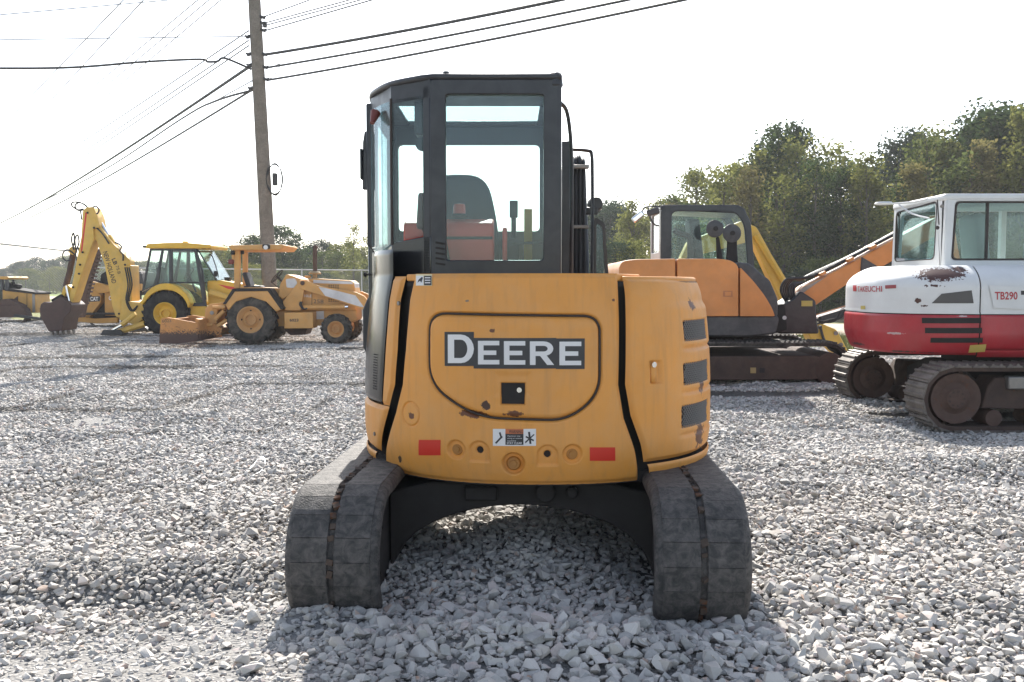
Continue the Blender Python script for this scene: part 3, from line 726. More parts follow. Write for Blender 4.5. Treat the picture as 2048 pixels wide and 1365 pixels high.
W([(503, 139, PD), (450, 117, 27.6), (435, 123, 27.5), (415, 124, 27.4), (400, 119, 27.3), (290, 124, 26.8), (150, 135, 26.4), (0, 137, 26), (-200, 135, 25.5)], 0.032, M_WIRE, 'black service cable running nearly level to the left edge')
W([(497, 62, PD), (0, 380, 74)], 0.023, M_WIRET, 'upper thin wire sloping down left from the pole top', 0.6, 0.3)
W([(496, 82, PD), (0, 402, 76)], 0.023, M_WIRET, 'middle thin wire sloping down left from the pole', 0.6, 0.3)
W([(497, 92, PD), (0, 413, 80)], 0.023, M_WIRET, 'lower thin wire sloping down left from the pole', 0.6, 0.3)
for (a, b, lab) in [((252, -5), (0, 258), 'leftmost thin line crossing the upper left sky'), ((292, -5), (0, 312), 'second thin line from the left crossing the upper left sky'),
                    ((402, -5), (0, 330), 'third thin line crossing the upper left sky'), ((424, -5), (0, 350), 'fourth thin line crossing the upper left sky'), ((448, -5), (0, 372), 'rightmost thin line crossing the upper left sky')]:
    W([(a[0], a[1], 36), (b[0], b[1], 36*575/(570-b[1]))], 0.023, M_WIRET, lab, 0.5, 0)
W([(345, 0, 40), (0, 30, 40)], 0.020, M_WIRET, 'thin nearly level line at the very top left', 0.5)
W([(500, 73, 40), (0, 80, 40)], 0.020, M_WIRET, 'thin level line crossing the sky left of the pole', 0.5)
W([(140, 503, 120), (0, 488, 90)], 0.10, M_WIRE, 'dark line over the far field left of the backhoe arm', 0.5)

# torn plastic on the stones
pl = [Vector((*gnd(*q), 0)) for q in [(400, 1000), (445, 985), (490, 962), (522, 938), (530, 952), (500, 975)]]
tm = MB(); cv = [Vector(q) for q in catmull([(p.x, p.y, float(gz(p.x, p.y)) + 0.05 + 0.015*(i % 2)) for i, p in enumerate(pl)], 6)]
tm.grid([[c + Vector((0.006*math.sin(i), 0.012 + .008*math.sin(i*1.7), 0.006*math.cos(i*2))) for i, c in enumerate(cv)], [c - Vector((0, 0.012, 0.004*math.sin(i*3))) for i, c in enumerate(cv)]])
single('plastic_strip', tm, plain('white_plastic', (0.8, 0.8, 0.8), 0.4), 'torn white plastic strip lying on the gravel at left', 'plastic strip', tuple(cv[0]))
# ================================================================== MAIN EXCAVATOR (seen from behind)
CX, CY = 0.14, 5.42
exc = Thing('compact_excavator', 'yellow compact excavator seen from behind with black cab, in the centre', 'excavator', (CX, CY, 0))
_th = np.linspace(-np.pi, np.pi, 2401)                    # angle from the tail (-y), + to the right
PA, PB, PN = 0.962, 1.02, 2.25
_sx = PA*np.sign(np.sin(_th))*np.abs(np.sin(_th))**(2/PN); _sy = -PB*np.sign(np.cos(_th))*np.abs(np.cos(_th))**(2/PN)
_u = np.concatenate([[0], np.cumsum(np.hypot(np.diff(_sx), np.diff(_sy)))]); _u -= np.interp(0, _th, _u)
_tx, _ty = np.gradient(_sx, _u), np.gradient(_sy, _u)
def plan(u):
    x, y = np.interp(u, _u, _sx), np.interp(u, _u, _sy); tx, ty = np.interp(u, _u, _tx), np.interp(u, _u, _ty)
    l = np.hypot(tx, ty); return x, y, ty/l, -tx/l
def inset(z):
    z = np.asarray(z, float)
    return 0.055*np.clip((z-0.85)/0.65, 0, 1)**2 + 0.045*np.clip((0.72-z)/0.2, 0, 1)**2
def surf(u, z, off=0.0):
    x, y, nx, ny = plan(u); k = np.asarray(off) - inset(z)
    return np.stack([CX + x + nx*k, CY + y + ny*k, np.asarray(z)*np.ones_like(x)], -1)
def hit(px, py):                                          # where a sight line meets the housing
    rx, ry, rz = ray(px, py); t = 3.0; prev = None
    while t < 7:
        z = CAM_H + rz*t; s_ = 1 - float(inset(z))
        x, y = rx*t - CX, ry*t - CY
        F = abs(x/(PA*s_))**PN + abs(y/(PB*s_))**PN - 1
        if F <= 0: break
        t += 0.002
    else: return None
    th = math.atan2(math.copysign((abs(x)/(PA*s_))**(PN/2), x), math.copysign((abs(y)/(PB*s_))**(PN/2), -y))
    return float(np.interp(th, _th, _u)), CAM_H + rz*t
def hits(pts): return np.array([hit(*p) for p in pts])
rx_ = dict(rough=0.46, dust=0.34, dustcol=(0.62, 0.36, 0.17), bump=0.05, vary=0.06)
_rust = (0.13, 0.045, 0.018)
def sp_(px, py, r, th, col=_rust):
    u, z = hit(px, py); p = surf(np.array([u]), np.array([z]))[0] - np.array(exc.o); return (tuple(p), r, col, th)
YEL = (0.72, 0.305, 0.056)
M_YEL = paint('excavator_yellow', YEL, streak=0.28, spots=[sp_(945, 828, (0.085, 0.1, 0.022), 0.75), sp_(1030, 828, (0.06, 0.1, 0.02), 0.72), sp_(972, 812, (0.022, 0.1, 0.022), 0.9, (0.06, 0.025, 0.015)),
    sp_(985, 662, (0.02, 0.1, 0.016), 0.62), sp_(800, 920, (0.012, 0.1, 0.025), 0.7, (0.08, 0.04, 0.02)), sp_(823, 832, (0.018, 0.1, 0.022), 0.6), sp_(935, 602, (0.012, 0.08, 0.006), 0.7, (0.2, 0.15, 0.1)),
    sp_(1208, 918, (0.01, 0.08, 0.008), 0.7), sp_(1226, 600, (0.008, 0.08, 0.008), 0.8), sp_(1284, 776, (0.012, 0.1, 0.008), 0.7, (0.1, 0.06, 0.03))], **rx_)
M_YELR = paint('excavator_yellow_side', YEL, streak=0.24, spots=[sp_(1404, 760, (0.03, 0.12, 0.10), 0.62), sp_(1400, 870, (0.05, 0.14, 0.10), 0.6), sp_(1385, 610, (0.04, 0.1, 0.05), 0.45)], **rx_)
M_SEAL = plain('rubber_seal', (0.045, 0.034, 0.03), 0.7)
Z0, Z1 = 0.505, 1.505
zz = np.linspace(Z0, Z1, 240)
def bound(pts):
    h = hits(pts); h = h[np.argsort(h[:, 1])]; return np.interp(zz, h[:, 1], h[:, 0])
uLr = bound([(826, 552), (815, 600), (807, 700), (801, 770), (788, 825), (774, 875), (771, 930)])
uLl = bound([(808, 552), (796, 600), (790, 700), (785, 770), (772, 820), (760, 868), (762, 925)])
uRl = bound([(1236, 552), (1240, 640), (1239, 770), (1250, 838), (1272, 900), (1278, 955)])
uRr = bound([(1251, 552), (1254, 640), (1253, 770), (1264, 832), (1285, 890), (1291, 945)])
# --- relief on the counterweight cover
def sdf_poly(P, poly):
    d = np.full(P.shape[:-1], 1e9); ins = np.zeros(P.shape[:-1], bool); n = len(poly)
    for i in range(n):
        a, b = np.array(poly[i]), np.array(poly[(i+1) % n]); e = b-a; w = P-a
        t = np.clip((w @ e)/(e @ e), 0, 1); q = w - t[..., None]*e; d = np.minimum(d, np.hypot(q[..., 0], q[..., 1]))
        c = (a[1] > P[..., 1]) != (b[1] > P[..., 1])
        with np.errstate(divide='ignore', invalid='ignore'):
            ins ^= c & (P[..., 0] < (b[0]-a[0])*(P[..., 1]-a[1])/(b[1]-a[1]) + a[0])
    return np.where(ins, -d, d)
def sm(x, a, b): t = np.clip((x-a)/(b-a), 0, 1); return t*t*(3-2*t)
door_px = rpoly([(858, 627), (1200, 633), (1200, 790), (1135, 842), (950, 836), (857, 770)], [34, 34, 46, 60, 60, 46], 8)
door_uv = [tuple(h) for h in hits(door_px)]
nU = 300
T = np.linspace(0, 1, nU); UU = uLr[None]*(1-T[:, None]) + uRl[None]*T[:, None]; ZZ = np.broadcast_to(zz[None], UU.shape)
P = np.stack([UU, ZZ], -1); D = sdf_poly(P, door_uv)
off = np.zeros_like(UU)
off -= 0.015*(1 - sm(np.abs(D), 0.003, 0.015))
off += 0.010*sm(-D, 0.0, 0.03) * (D < 0)
def hole(px, py, rpx, dep, flat=False):
    global off
    u, z = hit(px, py); k = rpx/410.0; r = np.hypot(UU-u, ZZ-z)
    off = off - dep*(1 - sm(r, k*0.86, k))
    return u, z, k
lights = [hole(912, 900, 20, 0.016), hole(1145, 909, 20, 0.016), hole(1027, 928, 23, 0.028)]
arch = []
for (px, py) in ((958, 903), (1095, 911)):
    u, z = hit(px, py); w = 0.05
    q = np.maximum(np.abs(UU-u) - w, np.where(ZZ > z, np.hypot(UU-u, ZZ-z) - w, np.maximum(z-0.052-ZZ, np.abs(UU-u)-w)))
    off = off - 0.012*(1 - sm(q, -0.006, 0.002)); arch.append((u, z))
    off = off - 0.02*(1 - sm(np.hypot(UU-u, ZZ-z-0.004), 0.014, 0.02))
u_, z_ = hit(1026, 788); qd = np.maximum(np.abs(UU-u_)-0.060, np.abs(ZZ-z_)-0.054); off = off - 0.022*(1 - sm(qd, -0.008, 0.0)); lic = (u_, z_)
qd2 = np.maximum(np.abs(UU-u_)-0.085, np.abs(ZZ-z_-0.045)-0.055); off = off - 0.006*(1-sm(qd2, -0.02, 0.012))
u_, z_ = hit(821, 829); rr = np.hypot((UU-u_)/1.0, ZZ-z_); off = off - 0.007*(1 - sm(np.abs(rr-0.058), 0.0015, 0.006)); cap = (u_, z_)
edge = np.minimum(np.minimum(UU-uLr[None], uRl[None]-UU), np.minimum(ZZ-Z0, Z1-ZZ)); off = off - 0.016*(1 - sm(edge, 0, 0.022))
# dents
for _ in range(7):
    u, z = rng.uniform(UU.min(), UU.max()), rng.uniform(Z0, Z1); off = off - rng.uniform(0.0005, 0.002)*np.exp(-((UU-u)**2+(ZZ-z)**2)/rng.uniform(0.003, 0.02))
S = surf(UU, ZZ, off)
FD = (D[:-1, :-1] + D[1:, 1:])/2 < 0
def patch(mask):
    idx = -np.ones(UU.shape, int); mb = MB(); fs = []
    ii, jj = np.nonzero(mask)
    for i, j in zip(ii, jj):
        q = []
        for a, b in ((i, j), (i+1, j), (i+1, j+1), (i, j+1)):
            if idx[a, b] < 0: idx[a, b] = len(mb.v); mb.v.append(tuple(S[a, b]))
            q.append(int(idx[a, b]))
        fs.append(tuple(q))
    mb.f = fs; return mb
cover = exc.part('rear_cover', patch(~FD), M_YEL, ang=180, recalc=False)
door = exc.part('access_door', patch(FD), M_YEL, ang=180, recalc=False)
def on(u, z, o): return tuple(surf(np.array([u]), np.array([z]), o)[0])
dense = []
for i in range(len(door_uv)):
    (a0, b0), (a1, b1) = door_uv[i], door_uv[(i+1) % len(door_uv)]; k = max(1, int(math.hypot(a1-a0, b1-b0)/0.03))
    dense += [on(a0+(a1-a0)*q/k, b0+(b1-b0)*q/k, -0.010) for q in range(k)]
exc.part('door_seal', MB().tube(dense, 0.0058, 6, True), M_SEAL, door)
# --- side housings
def wall(name, ua, ub, za, zb, n, mat, rad=0.016, disp=None, nz=100, parent=None):
    z = np.linspace(za, zb, nz); a = np.interp(z, zz, ua) if np.ndim(ua) else np.full(nz, ua); b = np.interp(z, zz, ub) if np.ndim(ub) else np.full(nz, ub)
    t = np.linspace(0, 1, n)[:, None]; U = a[None]*(1-t)+b[None]*t; ZZ_ = np.broadcast_to(z[None], U.shape)
    e = np.minimum(np.minimum(np.abs(U-a[None]), np.abs(b[None]-U)), np.minimum(ZZ_-za, zb-ZZ_)); o = -rad*(1-sm(e, 0, 0.022))
    if disp: o = o + disp(U, ZZ_)
    return exc.part(name, MB().grid(surf(U, ZZ_, o).tolist()), mat, ang=180, recalc=False, parent=parent)
zr = hit(1390, 905)[1]
u_r1 = float(np.interp(math.pi*0.66, _th, _u)); u_l1 = float(np.interp(-math.pi*0.60, _th, _u))
ZH = 1.485
vents = []
for (xa, ya, yb) in ((1368, 641, 684), (1368, 727, 772), (1364, 812, 858)):
    a = hit(xa, (ya+yb)/2); zt, zb = hit(xa, ya)[1], hit(xa, yb)[1]
    vents.append((a[0], a[0]+0.36, zb, zt))
def dispR(U, Z_):
    o = np.zeros_like(U)
    for (a, b, zb, zt) in vents:
        q = np.maximum(np.maximum(a-U, U-b), np.maximum(zb-Z_, Z_-zt)); o -= 0.02*(1-sm(q, -0.012, 0.004))
        o -= 0.010*(1-sm(np.abs(Z_-(zb-0.035)), 0.0, 0.02))*sm(U, a-0.05, a+0.05)
    zc = vents[0][3]+0.05; o -= 0.03*sm(Z_, zc, zc+0.05)*sm(U, vents[0][0]-0.2, vents[0][0]+0.15)*0.5
    o -= 0.02*sm(Z_, 1.36, 1.50)**2
    h = hit(1312, 745); q = np.maximum(np.abs(U-h[0])-0.036, np.abs(Z_-h[1])-0.056); o -= 0.012*(1-sm(q, -0.006, 0.002))
    return o
right = wall('engine_hood', uRr, u_r1, zr, ZH, 170, M_YELR, disp=dispR, nz=190)
hh = hit(1312, 745)
exc.part('hood_latch', MB().grid([[on(hh[0]+a, hh[1]+b, -0.001) for b in (-0.048, -0.01, 0.022, 0.04)] for a in (-0.03, -0.015, 0.004)]), M_YEL, right, solid=0.012)
pk = Vector(on(hh[0]-0.018, hh[1]+0.038, 0.0)); nrm = Vector(on(hh[0]-0.018, hh[1]+0.038, 0.02)) - pk
exc.part('key_lock', MB().cyl(pk, pk+nrm*0.5, 0.014, n=14), M_CHROME, right)
M_GRILL = plain('vent_mesh', (0.22, 0.21, 0.20), 0.5, 0.3)
for (a, b, zb, zt) in vents:
    bk = exc.part('vent', MB().grid([[on(u, z, -0.017) for z in np.linspace(zb+0.006, zt-0.006, 5)] for u in np.linspace(a+0.006, b, 14)]), M_SEAL, right, recalc=False)
    g = MB(); hgt = zt-zb; st = 0.021
    for k in np.arange(a-hgt, b, st):
        for s_ in (1, -1):
            pts = []
            for q in np.linspace(0, 1, 7):
                u = k + hgt*q
                if a+0.006 <= u <= b: pts.append(on(u, zb + hgt*q if s_ > 0 else zt - hgt*q, -0.006))
            if len(pts) > 1: g.tube(pts, 0.0026, 4)
    exc.part('vent_mesh', g, M_GRILL, bk)
# yellow left panel and foot rims
zs = hit(745, 800)[1]
uB = bound([(784, 556), (776, 600), (771, 660), (766, 740), (763, 790), (762, 900)])
wall('side_panel', uB, uLl, zs-0.012, Z1-0.012, 40, M_YEL)
wall('lower_side_panel', u_l1, uLl, zr-0.004, zs-0.016, 70, M_YEL)
for nm, a, b in (('foot_rim', u_l1, uLl - 0.004), ('foot_rim', uRr + 0.004, u_r1)):
    z = np.linspace(Z0-0.012, zr-0.008, 14); k = np.interp(z, zz, a) if np.ndim(a) else np.full(14, a); k2 = np.interp(z, zz, b) if np.ndim(b) else np.full(14, b)
    t = np.linspace(0, 1, 60)[:, None]; U = k[None]*(1-t)+k2[None]*t; ZZ_ = np.broadcast_to(z[None], U.shape)
    prof = 0.014*np.sqrt(np.clip(1-((ZZ_-z.mean())/(z.max()-z.min())*2)**2, 0, 1)) + 0.008
    exc.part(nm, MB().grid(surf(U, ZZ_, prof).tolist()), M_YEL, ang=180, recalc=False)
for (px, py) in ((798, 607), (750, 868)):
    h = hit(px, py); a = Vector(on(*h, -0.003)); b = Vector(on(*h, 0.006)); exc.part('bolt', MB().cyl(a, b, 0.011, n=6), M_STEEL)
# dark inner body, deck and belly
shell = MB(); us = np.linspace(u_l1-0.1, u_r1+0.1, 90)
for (za, zb, o_) in ((0.545, 1.44, -0.05),):
    A_ = surf(us, np.full(90, za), o_); B_ = surf(us, np.full(90, zb), o_); shell.grid([A_.tolist(), B_.tolist()])
M_INNER = plain('inner_frame', (0.020, 0.017, 0.016), 0.8)
exc.part('inner_frame', shell, M_INNER)
deck = [tuple(p[:2]) for p in surf(np.linspace(u_l1, u_r1, 60), np.full(60, 1.46), -0.03)]
exc.part('deck', MB().prism(deck, 1.44, 1.468, 'z'), M_INNER)
dk2 = [tuple(p[:2]) for p in surf(np.linspace(float(uRr[-8]), u_r1, 40), np.full(40, ZH), -0.032)]
hoodtop = dk2 + [(CX+0.16, CY+0.5), (CX+0.16, CY-0.55)]
exc.part('hood_top', MB().prism(hoodtop, 1.46, 1.492, 'z'), M_YELR, bevel=0.012)
dk3 = [tuple(p[:2]) for p in surf(np.linspace(float(uLl[-8]), float(uRl[-8]), 50), np.full(50, Z1), -0.016)]
exc.part('cover_top', MB().prism(dk3 + [(CX+0.50, CY-0.66), (CX-0.60, CY-0.66)], 1.470, 1.5035, 'z'), M_YEL, bevel=0.006)
belly = [tuple(p[:2]) for p in surf(np.linspace(u_l1-0.2, u_r1+0.2, 60), np.full(60, 0.53), -0.02)]
exc.part('belly_plate', MB().prism(belly, 0.50, 0.548, 'z'), M_INNER)
# --- lamps sockets, stickers
M_SOCK = paint('lamp_socket', (0.40, 0.17, 0.03), 0.5, 0.4, 0.2, dustcol=(0.2, 0.09, 0.03))
for (u, z, k) in lights:
    c = Vector(on(u, z, -0.024)); n = (Vector(on(u, z, 0.02))-c).normalized()
    exc.part('lamp_socket', MB().cyl(c, c+n*0.012, k*0.62, k*0.5, 20).cyl(c+n*0.012, c+n*0.018, k*0.3, k*0.28, 14), M_SOCK, cover)
for (u, z) in arch:
    c = Vector(on(u, z+0.004, -0.03)); n = (Vector(on(u, z, 0.02))-c).normalized(); exc.part('bolt_hole', MB().cyl(c, c+n*0.006, 0.017, n=12), M_INNER, cover)
def decal(name, px0, py0, px1, py1, mat, o=0.0015, parent=None, n=8, pts=None):
    a = hits([(px0, py0), (px1, py0), (px1, py1), (px0, py1)])
    g = [[on(*( (a[0]*(1-s_)+a[1]*s_)*(1-t) + (a[3]*(1-s_)+a[2]*s_)*t ), o) for t in np.linspace(1, 0, 4)] for s_ in np.linspace(0, 1, n)]
    return exc.part(name, MB().grid(g), mat, parent, recalc=False)
def decal_poly(name, polys, mat, o, parent=None):
    mb = MB()
    for poly in polys: mb.add([on(*hit(*p), o) for p in poly], [tuple(range(len(poly)))])
    return exc.part(name, mb, mat, parent, smooth=False)
lp = exc.part('lock_plate', MB().grid([[on(lic[0]+a, lic[1]+b, -0.006) for b in (-0.05, 0.05)] for a in (-0.056, 0, 0.056)]), M_INNER, door, recalc=False)
c = Vector(on(lic[0]+0.03, lic[1]+0.018, -0.006)); n = (Vector(on(lic[0]+0.03, lic[1]+0.018, 0.02))-c).normalized()
exc.part('key_lock', MB().cyl(c, c+n*0.012, 0.014, 0.012, 16).obox(tuple(c+n*0.013), (0.004, 0.004, 0.014)), M_CHROME, lp)
decal('reflector', 838, 880, 882, 911, M_RED); decal('reflector', 1179, 895, 1230, 922, M_RED)
# nameplate: dark outline plate with white letters
LB = 0.012
plate = [(893, 664), (930, 664), (950, 676), (1110, 679), (1111, 677), (1168, 678), (1167, 738), (1093, 737), (1079, 736), (1078, 738), (948, 735), (945, 733), (930, 732), (892, 731)]
npl = None
for q in ((892, 664, 950, 732), (949, 676, 1112, 737), (1111, 677, 1168, 738)): npl = decal('nameplate', *q, M_DECALK, LB, door, 10)
def stroke_letter(kind, x0, y0, x1, y1):
    w, h = x1-x0, y1-y0; X = lambda a: x0+w*a; Yy = lambda b: y0+h*b + 0.010*(X(0.5)-900)
    if kind == 'E':
        t = 0.19; return [[(X(a), Yy(b)) for a, b in q] for q in ([(0,0),(.26,0),(.26,1),(0,1)], [(.26,0),(1,0),(1,t),(.26,t)], [(.26,.41),(.86,.41),(.86,.41+t),(.26,.41+t)], [(.26,1-t),(1,1-t),(1,1),(.26,1)])]
    if kind in 'DR':
        out = [[(X(a), Yy(b)) for a, b in ((0,0),(.24,0),(.24,1),(0,1))]]
        hb = 1.0 if kind == 'D' else 0.62; ti = 0.18 if kind == 'D' else 0.19; N_ = 10
        cy_ = hb/2; ro, ri = hb/2, hb/2-ti; cx0 = 0.50 if kind == 'D' else 0.58; ax, ai = 1-cx0, 1-cx0-(0.25 if kind == 'D' else .24)
        out.append([(X(.24), Yy(0)), (X(cx0), Yy(0)), (X(cx0), Yy(ti)), (X(.24), Yy(ti))]); out.append([(X(.24), Yy(hb-ti)), (X(cx0), Yy(hb-ti)), (X(cx0), Yy(hb)), (X(.24), Yy(hb))])
        for i in range(N_):
            a0, a1 = -math.pi/2+math.pi*i/N_, -math.pi/2+math.pi*(i+1)/N_
            out.append([(X(cx0+ax*math.cos(a0)), Yy(cy_+ro*math.sin(a0))), (X(cx0+ax*math.cos(a1)), Yy(cy_+ro*math.sin(a1))), (X(cx0+ai*math.cos(a1)), Yy(cy_+ri*math.sin(a1))), (X(cx0+ai*math.cos(a0)), Yy(cy_+ri*math.sin(a0)))])
        if kind == 'R': out.append([(X(.42), Yy(.6)), (X(.70), Yy(.58)), (X(1.04), Yy(1)), (X(.74), Yy(1))])
        return out
for ch, box in (('D', (899, 669, 950, 726)), ('E', (958, 681, 1000, 728)), ('E', (1009, 681, 1051, 728)), ('R', (1060, 681, 1106, 728)), ('E', (1118, 681, 1161, 728))):
    decal_poly('letter', stroke_letter(ch, *box), M_DECALW, LB+0.0025, door)
# warning stickers
wp = decal('warning_sticker', 986, 858, 1072, 892, M_DECALW, 0.0012)
decal('warning_band', 1011, 858, 1047, 868, plain('decal_orange', (0.55, 0.16, 0.06), 0.5), 0.0022, wp)
decal('warning_text_panel', 1011, 868, 1047, 890, M_DECALK, 0.0022, wp)
def text_hit(name, s, px0, py0, px1, py1, mat, o, parent, bold=0.0):
    v, f = text2d(s, bold); mb = MB(); cn = hits([(px0, py0), (px1, py0), (px0, py1)])
    mb.add([on(*(cn[2] + (cn[1]-cn[0])*a + (cn[0]-cn[2])*b), o) for a, b in v], f); return exc.part(name, mb, mat, parent, smooth=False, recalc=False)
text_hit('lettering', 'WARNING', 1018, 860, 1046, 867, M_DECALK, 0.003, wp, 0.01)
for i, s in enumerate(('Operator may', 'swing or reverse', 'machine')): text_hit('lettering', s, 1015, 871+i*4.6, 1015+(26, 29, 17)[i], 874+i*4.6, M_DECALW, 0.003, wp)
text_hit('lettering', 'STAY CLEAR', 1014, 884.5, 1044, 888.5, M_DECALW, 0.003, wp, 0.01)
decal_poly('pictogram', [[(990, 886), (1003, 872), (1006, 874), (993, 888)], [(998, 866), (1001, 864), (1005, 876), (1002, 878)], [(1052, 872), (1068, 880), (1067, 883), (1051, 875)], [(1056, 864), (1060, 864), (1063, 888), (1059, 888)], [(1050, 884), (1068, 868), (1069, 870), (1051, 887)]], M_DECALK, 0.0022, wp)
dp = decal('caution_sticker', 832, 549, 865, 572, plain('decal_cream', (0.72, 0.62, 0.38), 0.5), 0.0012)
decal('sticker_panel', 833, 552, 848, 571, M_DECALW, 0.0022, dp); decal('sticker_panel', 849, 552, 864, 571, M_DECALK, 0.0022, dp)
decal_poly('pictogram', [[(836, 566), (838, 560), (845, 554), (847, 556), (844, 566), (841, 562)]], M_DECALK, 0.003, dp)
for i in range(3): decal('print_line', 851, 555+i*5, 862, 557+i*5, M_DECALW, 0.003, dp)

# --- cab
M_CAB = paint('cab_black', (0.02, 0.021, 0.026), 0.32, 0.3, dustcol=(0.10, 0.10, 0.105), bump=0.06)
M_CABG = paint('cab_gloss_black', (0.012, 0.012, 0.014), 0.12, 0.15, dustcol=(0.10, 0.10, 0.10), bump=0.0, spec=0.7)
def L3(x, y, z): return (CX+x, CY+y, z)
CP = [(0.105, -0.62), (-0.544, -0.62), (-0.765, -0.45), (-0.915, -0.13), (-0.945, 0.2), (-0.945, 0.85), (0.105, 0.85)]
CPs = [(0.105, 0.85), (0.105, -0.62), (-0.535, -0.62)] + [tuple(p[:2]) for p in catmull([(-0.60, -0.59, 0), (-0.765, -0.45, 0), (-0.87, -0.27, 0), (-0.925, -0.10, 0), (-0.948, 0.2, 0)], 6)] + [(-0.948, 0.85)]
def cab_off(pts, k):            # offset outwards from the middle of the cab
    c = Vector((-0.42, 0.12)); return [tuple(c + (Vector(p)-c)*(1+k/0.6)) for p in pts]
roof_o = [(CX+a, CY+b) for a, b in cab_off(CPs, 0.006)]
ra = [(CX+a, CY+b) for a, b in cab_off(CPs, -0.03)]
hy0, hy1 = 0.10, 0.74
rb = MB()                       # roof: a ring round the hatch, domed edge
n_ = len(roof_o)
rb.prism([p for p in roof_o if True], 2.435, 2.475, 'z') if False else None
def roof_piece(mb, y0, y1, x0=None, x1=None):
    pts = []
    P_ = roof_o; m_ = len(P_)
    def clip(poly, f):
        out = []
        for i in range(len(poly)):
            a, b = poly[i], poly[(i+1) % len(poly)]; fa, fb = f(a), f(b)
            if fa >= 0: out.append(a)
            if fa*fb < 0: t = fa/(fa-fb); out.append((a[0]+(b[0]-a[0])*t, a[1]+(b[1]-a[1])*t))
        return out
    q = clip(P_, lambda p: p[1]-y0); q = clip(q, lambda p: y1-p[1])
    if x0 is not None: q = clip(q, lambda p: p[0]-x0)
    if x1 is not None: q = clip(q, lambda p: x1-p[0])
    mb.prism(q, 2.472, 2.502, 'z')
roof_piece(rb, CY-2, CY+hy0); roof_piece(rb, CY+hy1, CY+2); roof_piece(rb, CY+hy0+0.0005, CY+hy1-0.0005, None, CX-0.80); roof_piece(rb, CY+hy0+0.0005, CY+hy1-0.0005, CX+0.02, None)
roof = exc.part('roof', rb, M_CAB, bevel=0.012, seg=3)
exc.part('roof_hatch', MB().box(CX-0.8, CX+0.02, CY+hy0, CY+hy1, 2.494, 2.497), glass('hatch_glass', (0.80, 0.90, 0.90), 0.0, 0.0), roof)
exc.part('roof_bolt', MB().cyl(L3(-0.47, -0.6, 2.49), L3(-0.47, -0.6, 2.515), 0.016, n=8), M_CAB, roof)
exc.part('roof_corner_cap', MB().cyl(L3(0.078, -0.59, 2.44), L3(0.078, -0.59, 2.512), 0.04, 0.03, n=14), M_CAB, roof, bevel=0.01)
ZB = 1.47
# rear frame with rounded window
o_ = rpoly([(CX-0.548, ZB), (CX+0.108, ZB), (CX+0.108, 2.474), (CX-0.548, 2.474)], 0.012, 4)
i_ = rpoly([(CX-0.472, 1.575), (CX+0.018, 1.575), (CX+0.018, 2.40), (CX-0.472, 2.40)], 0.02, 4)
exc.part('rear_frame', MB().ring(o_, i_, CY-0.622, CY-0.56), M_CAB, bevel=0.006)
exc.part('rear_window', MB().box(CX-0.478, CX+0.024, CY-0.596, CY-0.591, 1.57, 2.405), M_GLASS)
# corner post (beside the rear window, turning forward)
def wallseg(mb, a, b, z0, z1, th=0.04, z0b=None, z1b=None):
    a, b = Vector(a), Vector(b); d = (b-a).normalized(); n = Vector((d.y, -d.x))
    n = n if n.dot((a+b)/2 - Vector((-0.42, 0.12))) < 0 else -n
    v = []
    for (p, zl, zh) in ((a, z0, z1), (b, z0 if z0b is None else z0b, z1 if z1b is None else z1b)):
        q = p + n*th
        v += [(CX+p.x, CY+p.y, zl), (CX+q.x, CY+q.y, zl), (CX+q.x, CY+q.y, zh), (CX+p.x, CY+p.y, zh)]
    mb.add(v, [(0,1,2,3), (7,6,5,4), (0,4,5,1), (1,5,6,2), (2,6,7,3), (3,7,4,0)])
B_, C_, D_ = Vector((-0.549, -0.618)), Vector((-0.765, -0.45)), Vector((-0.918, -0.13))
e1 = B_.lerp(C_, 0.20); e2 = B_.lerp(C_, 0.80)
pm_ = MB(); wallseg(pm_, B_, e1, ZB, 2.45, 0.055); post = exc.part('corner_post', pm_, M_CAB, bevel=0.008)
for k in range(5):
    a = (CX-0.50, CY-0.6235, 1.66-0.026*k); exc.part('vent_slot', MB().obox(a, (0.05, 0.004, 0.010), (0, 0.15, 0)), M_INNER, post)
gl_ = MB(); wallseg(gl_, e1, C_.lerp(B_, 0.03), 1.70, 2.40, 0.006, 1.675, 2.40); exc.part('quarter_window', gl_, M_GLASS)
gp = [Vector(p) for p in [C_.lerp(D_, 0.03), C_.lerp(D_, 0.35)+Vector((-0.012, -0.008)), C_.lerp(D_, 0.68)+Vector((-0.012, -0.008)), D_]]
gl_ = MB()
for a, b, za, zb in zip(gp[:-1], gp[1:], (1.665, 1.635, 1.62), (1.635, 1.62, 1.66)): wallseg(gl_, a, b, za, 2.40, 0.006, zb, 2.40)
exc.part('door_window', gl_, glass('door_glass', (0.70, 0.82, 0.83), 3.2, 0.12))
gk = MB(); gk.tube([L3(C_.x, C_.y, 1.66), L3(C_.x, C_.y, 2.41)], 0.008, 6); exc.part('window_gasket', gk, M_SEAL)
hd = MB(); wallseg(hd, B_, C_, 2.385, 2.475, 0.05); wallseg(hd, C_, D_, 2.385, 2.475, 0.05); wallseg(hd, D_, (-0.948, 0.85), 2.385, 2.475, 0.05); exc.part('roof_rail', hd, M_CAB)
exc.part('door_post', MB().box(CX-0.945, CX-0.885, CY-0.125, CY-0.06, 1.66, 2.45), M_CAB, bevel=0.01); fp = MB(); fp.box(CX-0.95, CX-0.89, CY+0.78, CY+0.85, 0.95, 2.45); exc.part('door_post', fp, M_CAB, bevel=0.01)
exc.part('door_lower', MB().box(CX-0.95, CX-0.91, CY-0.06, CY+0.78, 0.85, 1.68), M_CABG, bevel=0.01)
exc.part('side_window', MB().box(CX-0.94, CX-0.935, CY-0.06, CY+0.78, 1.68, 2.40), M_GLASS)
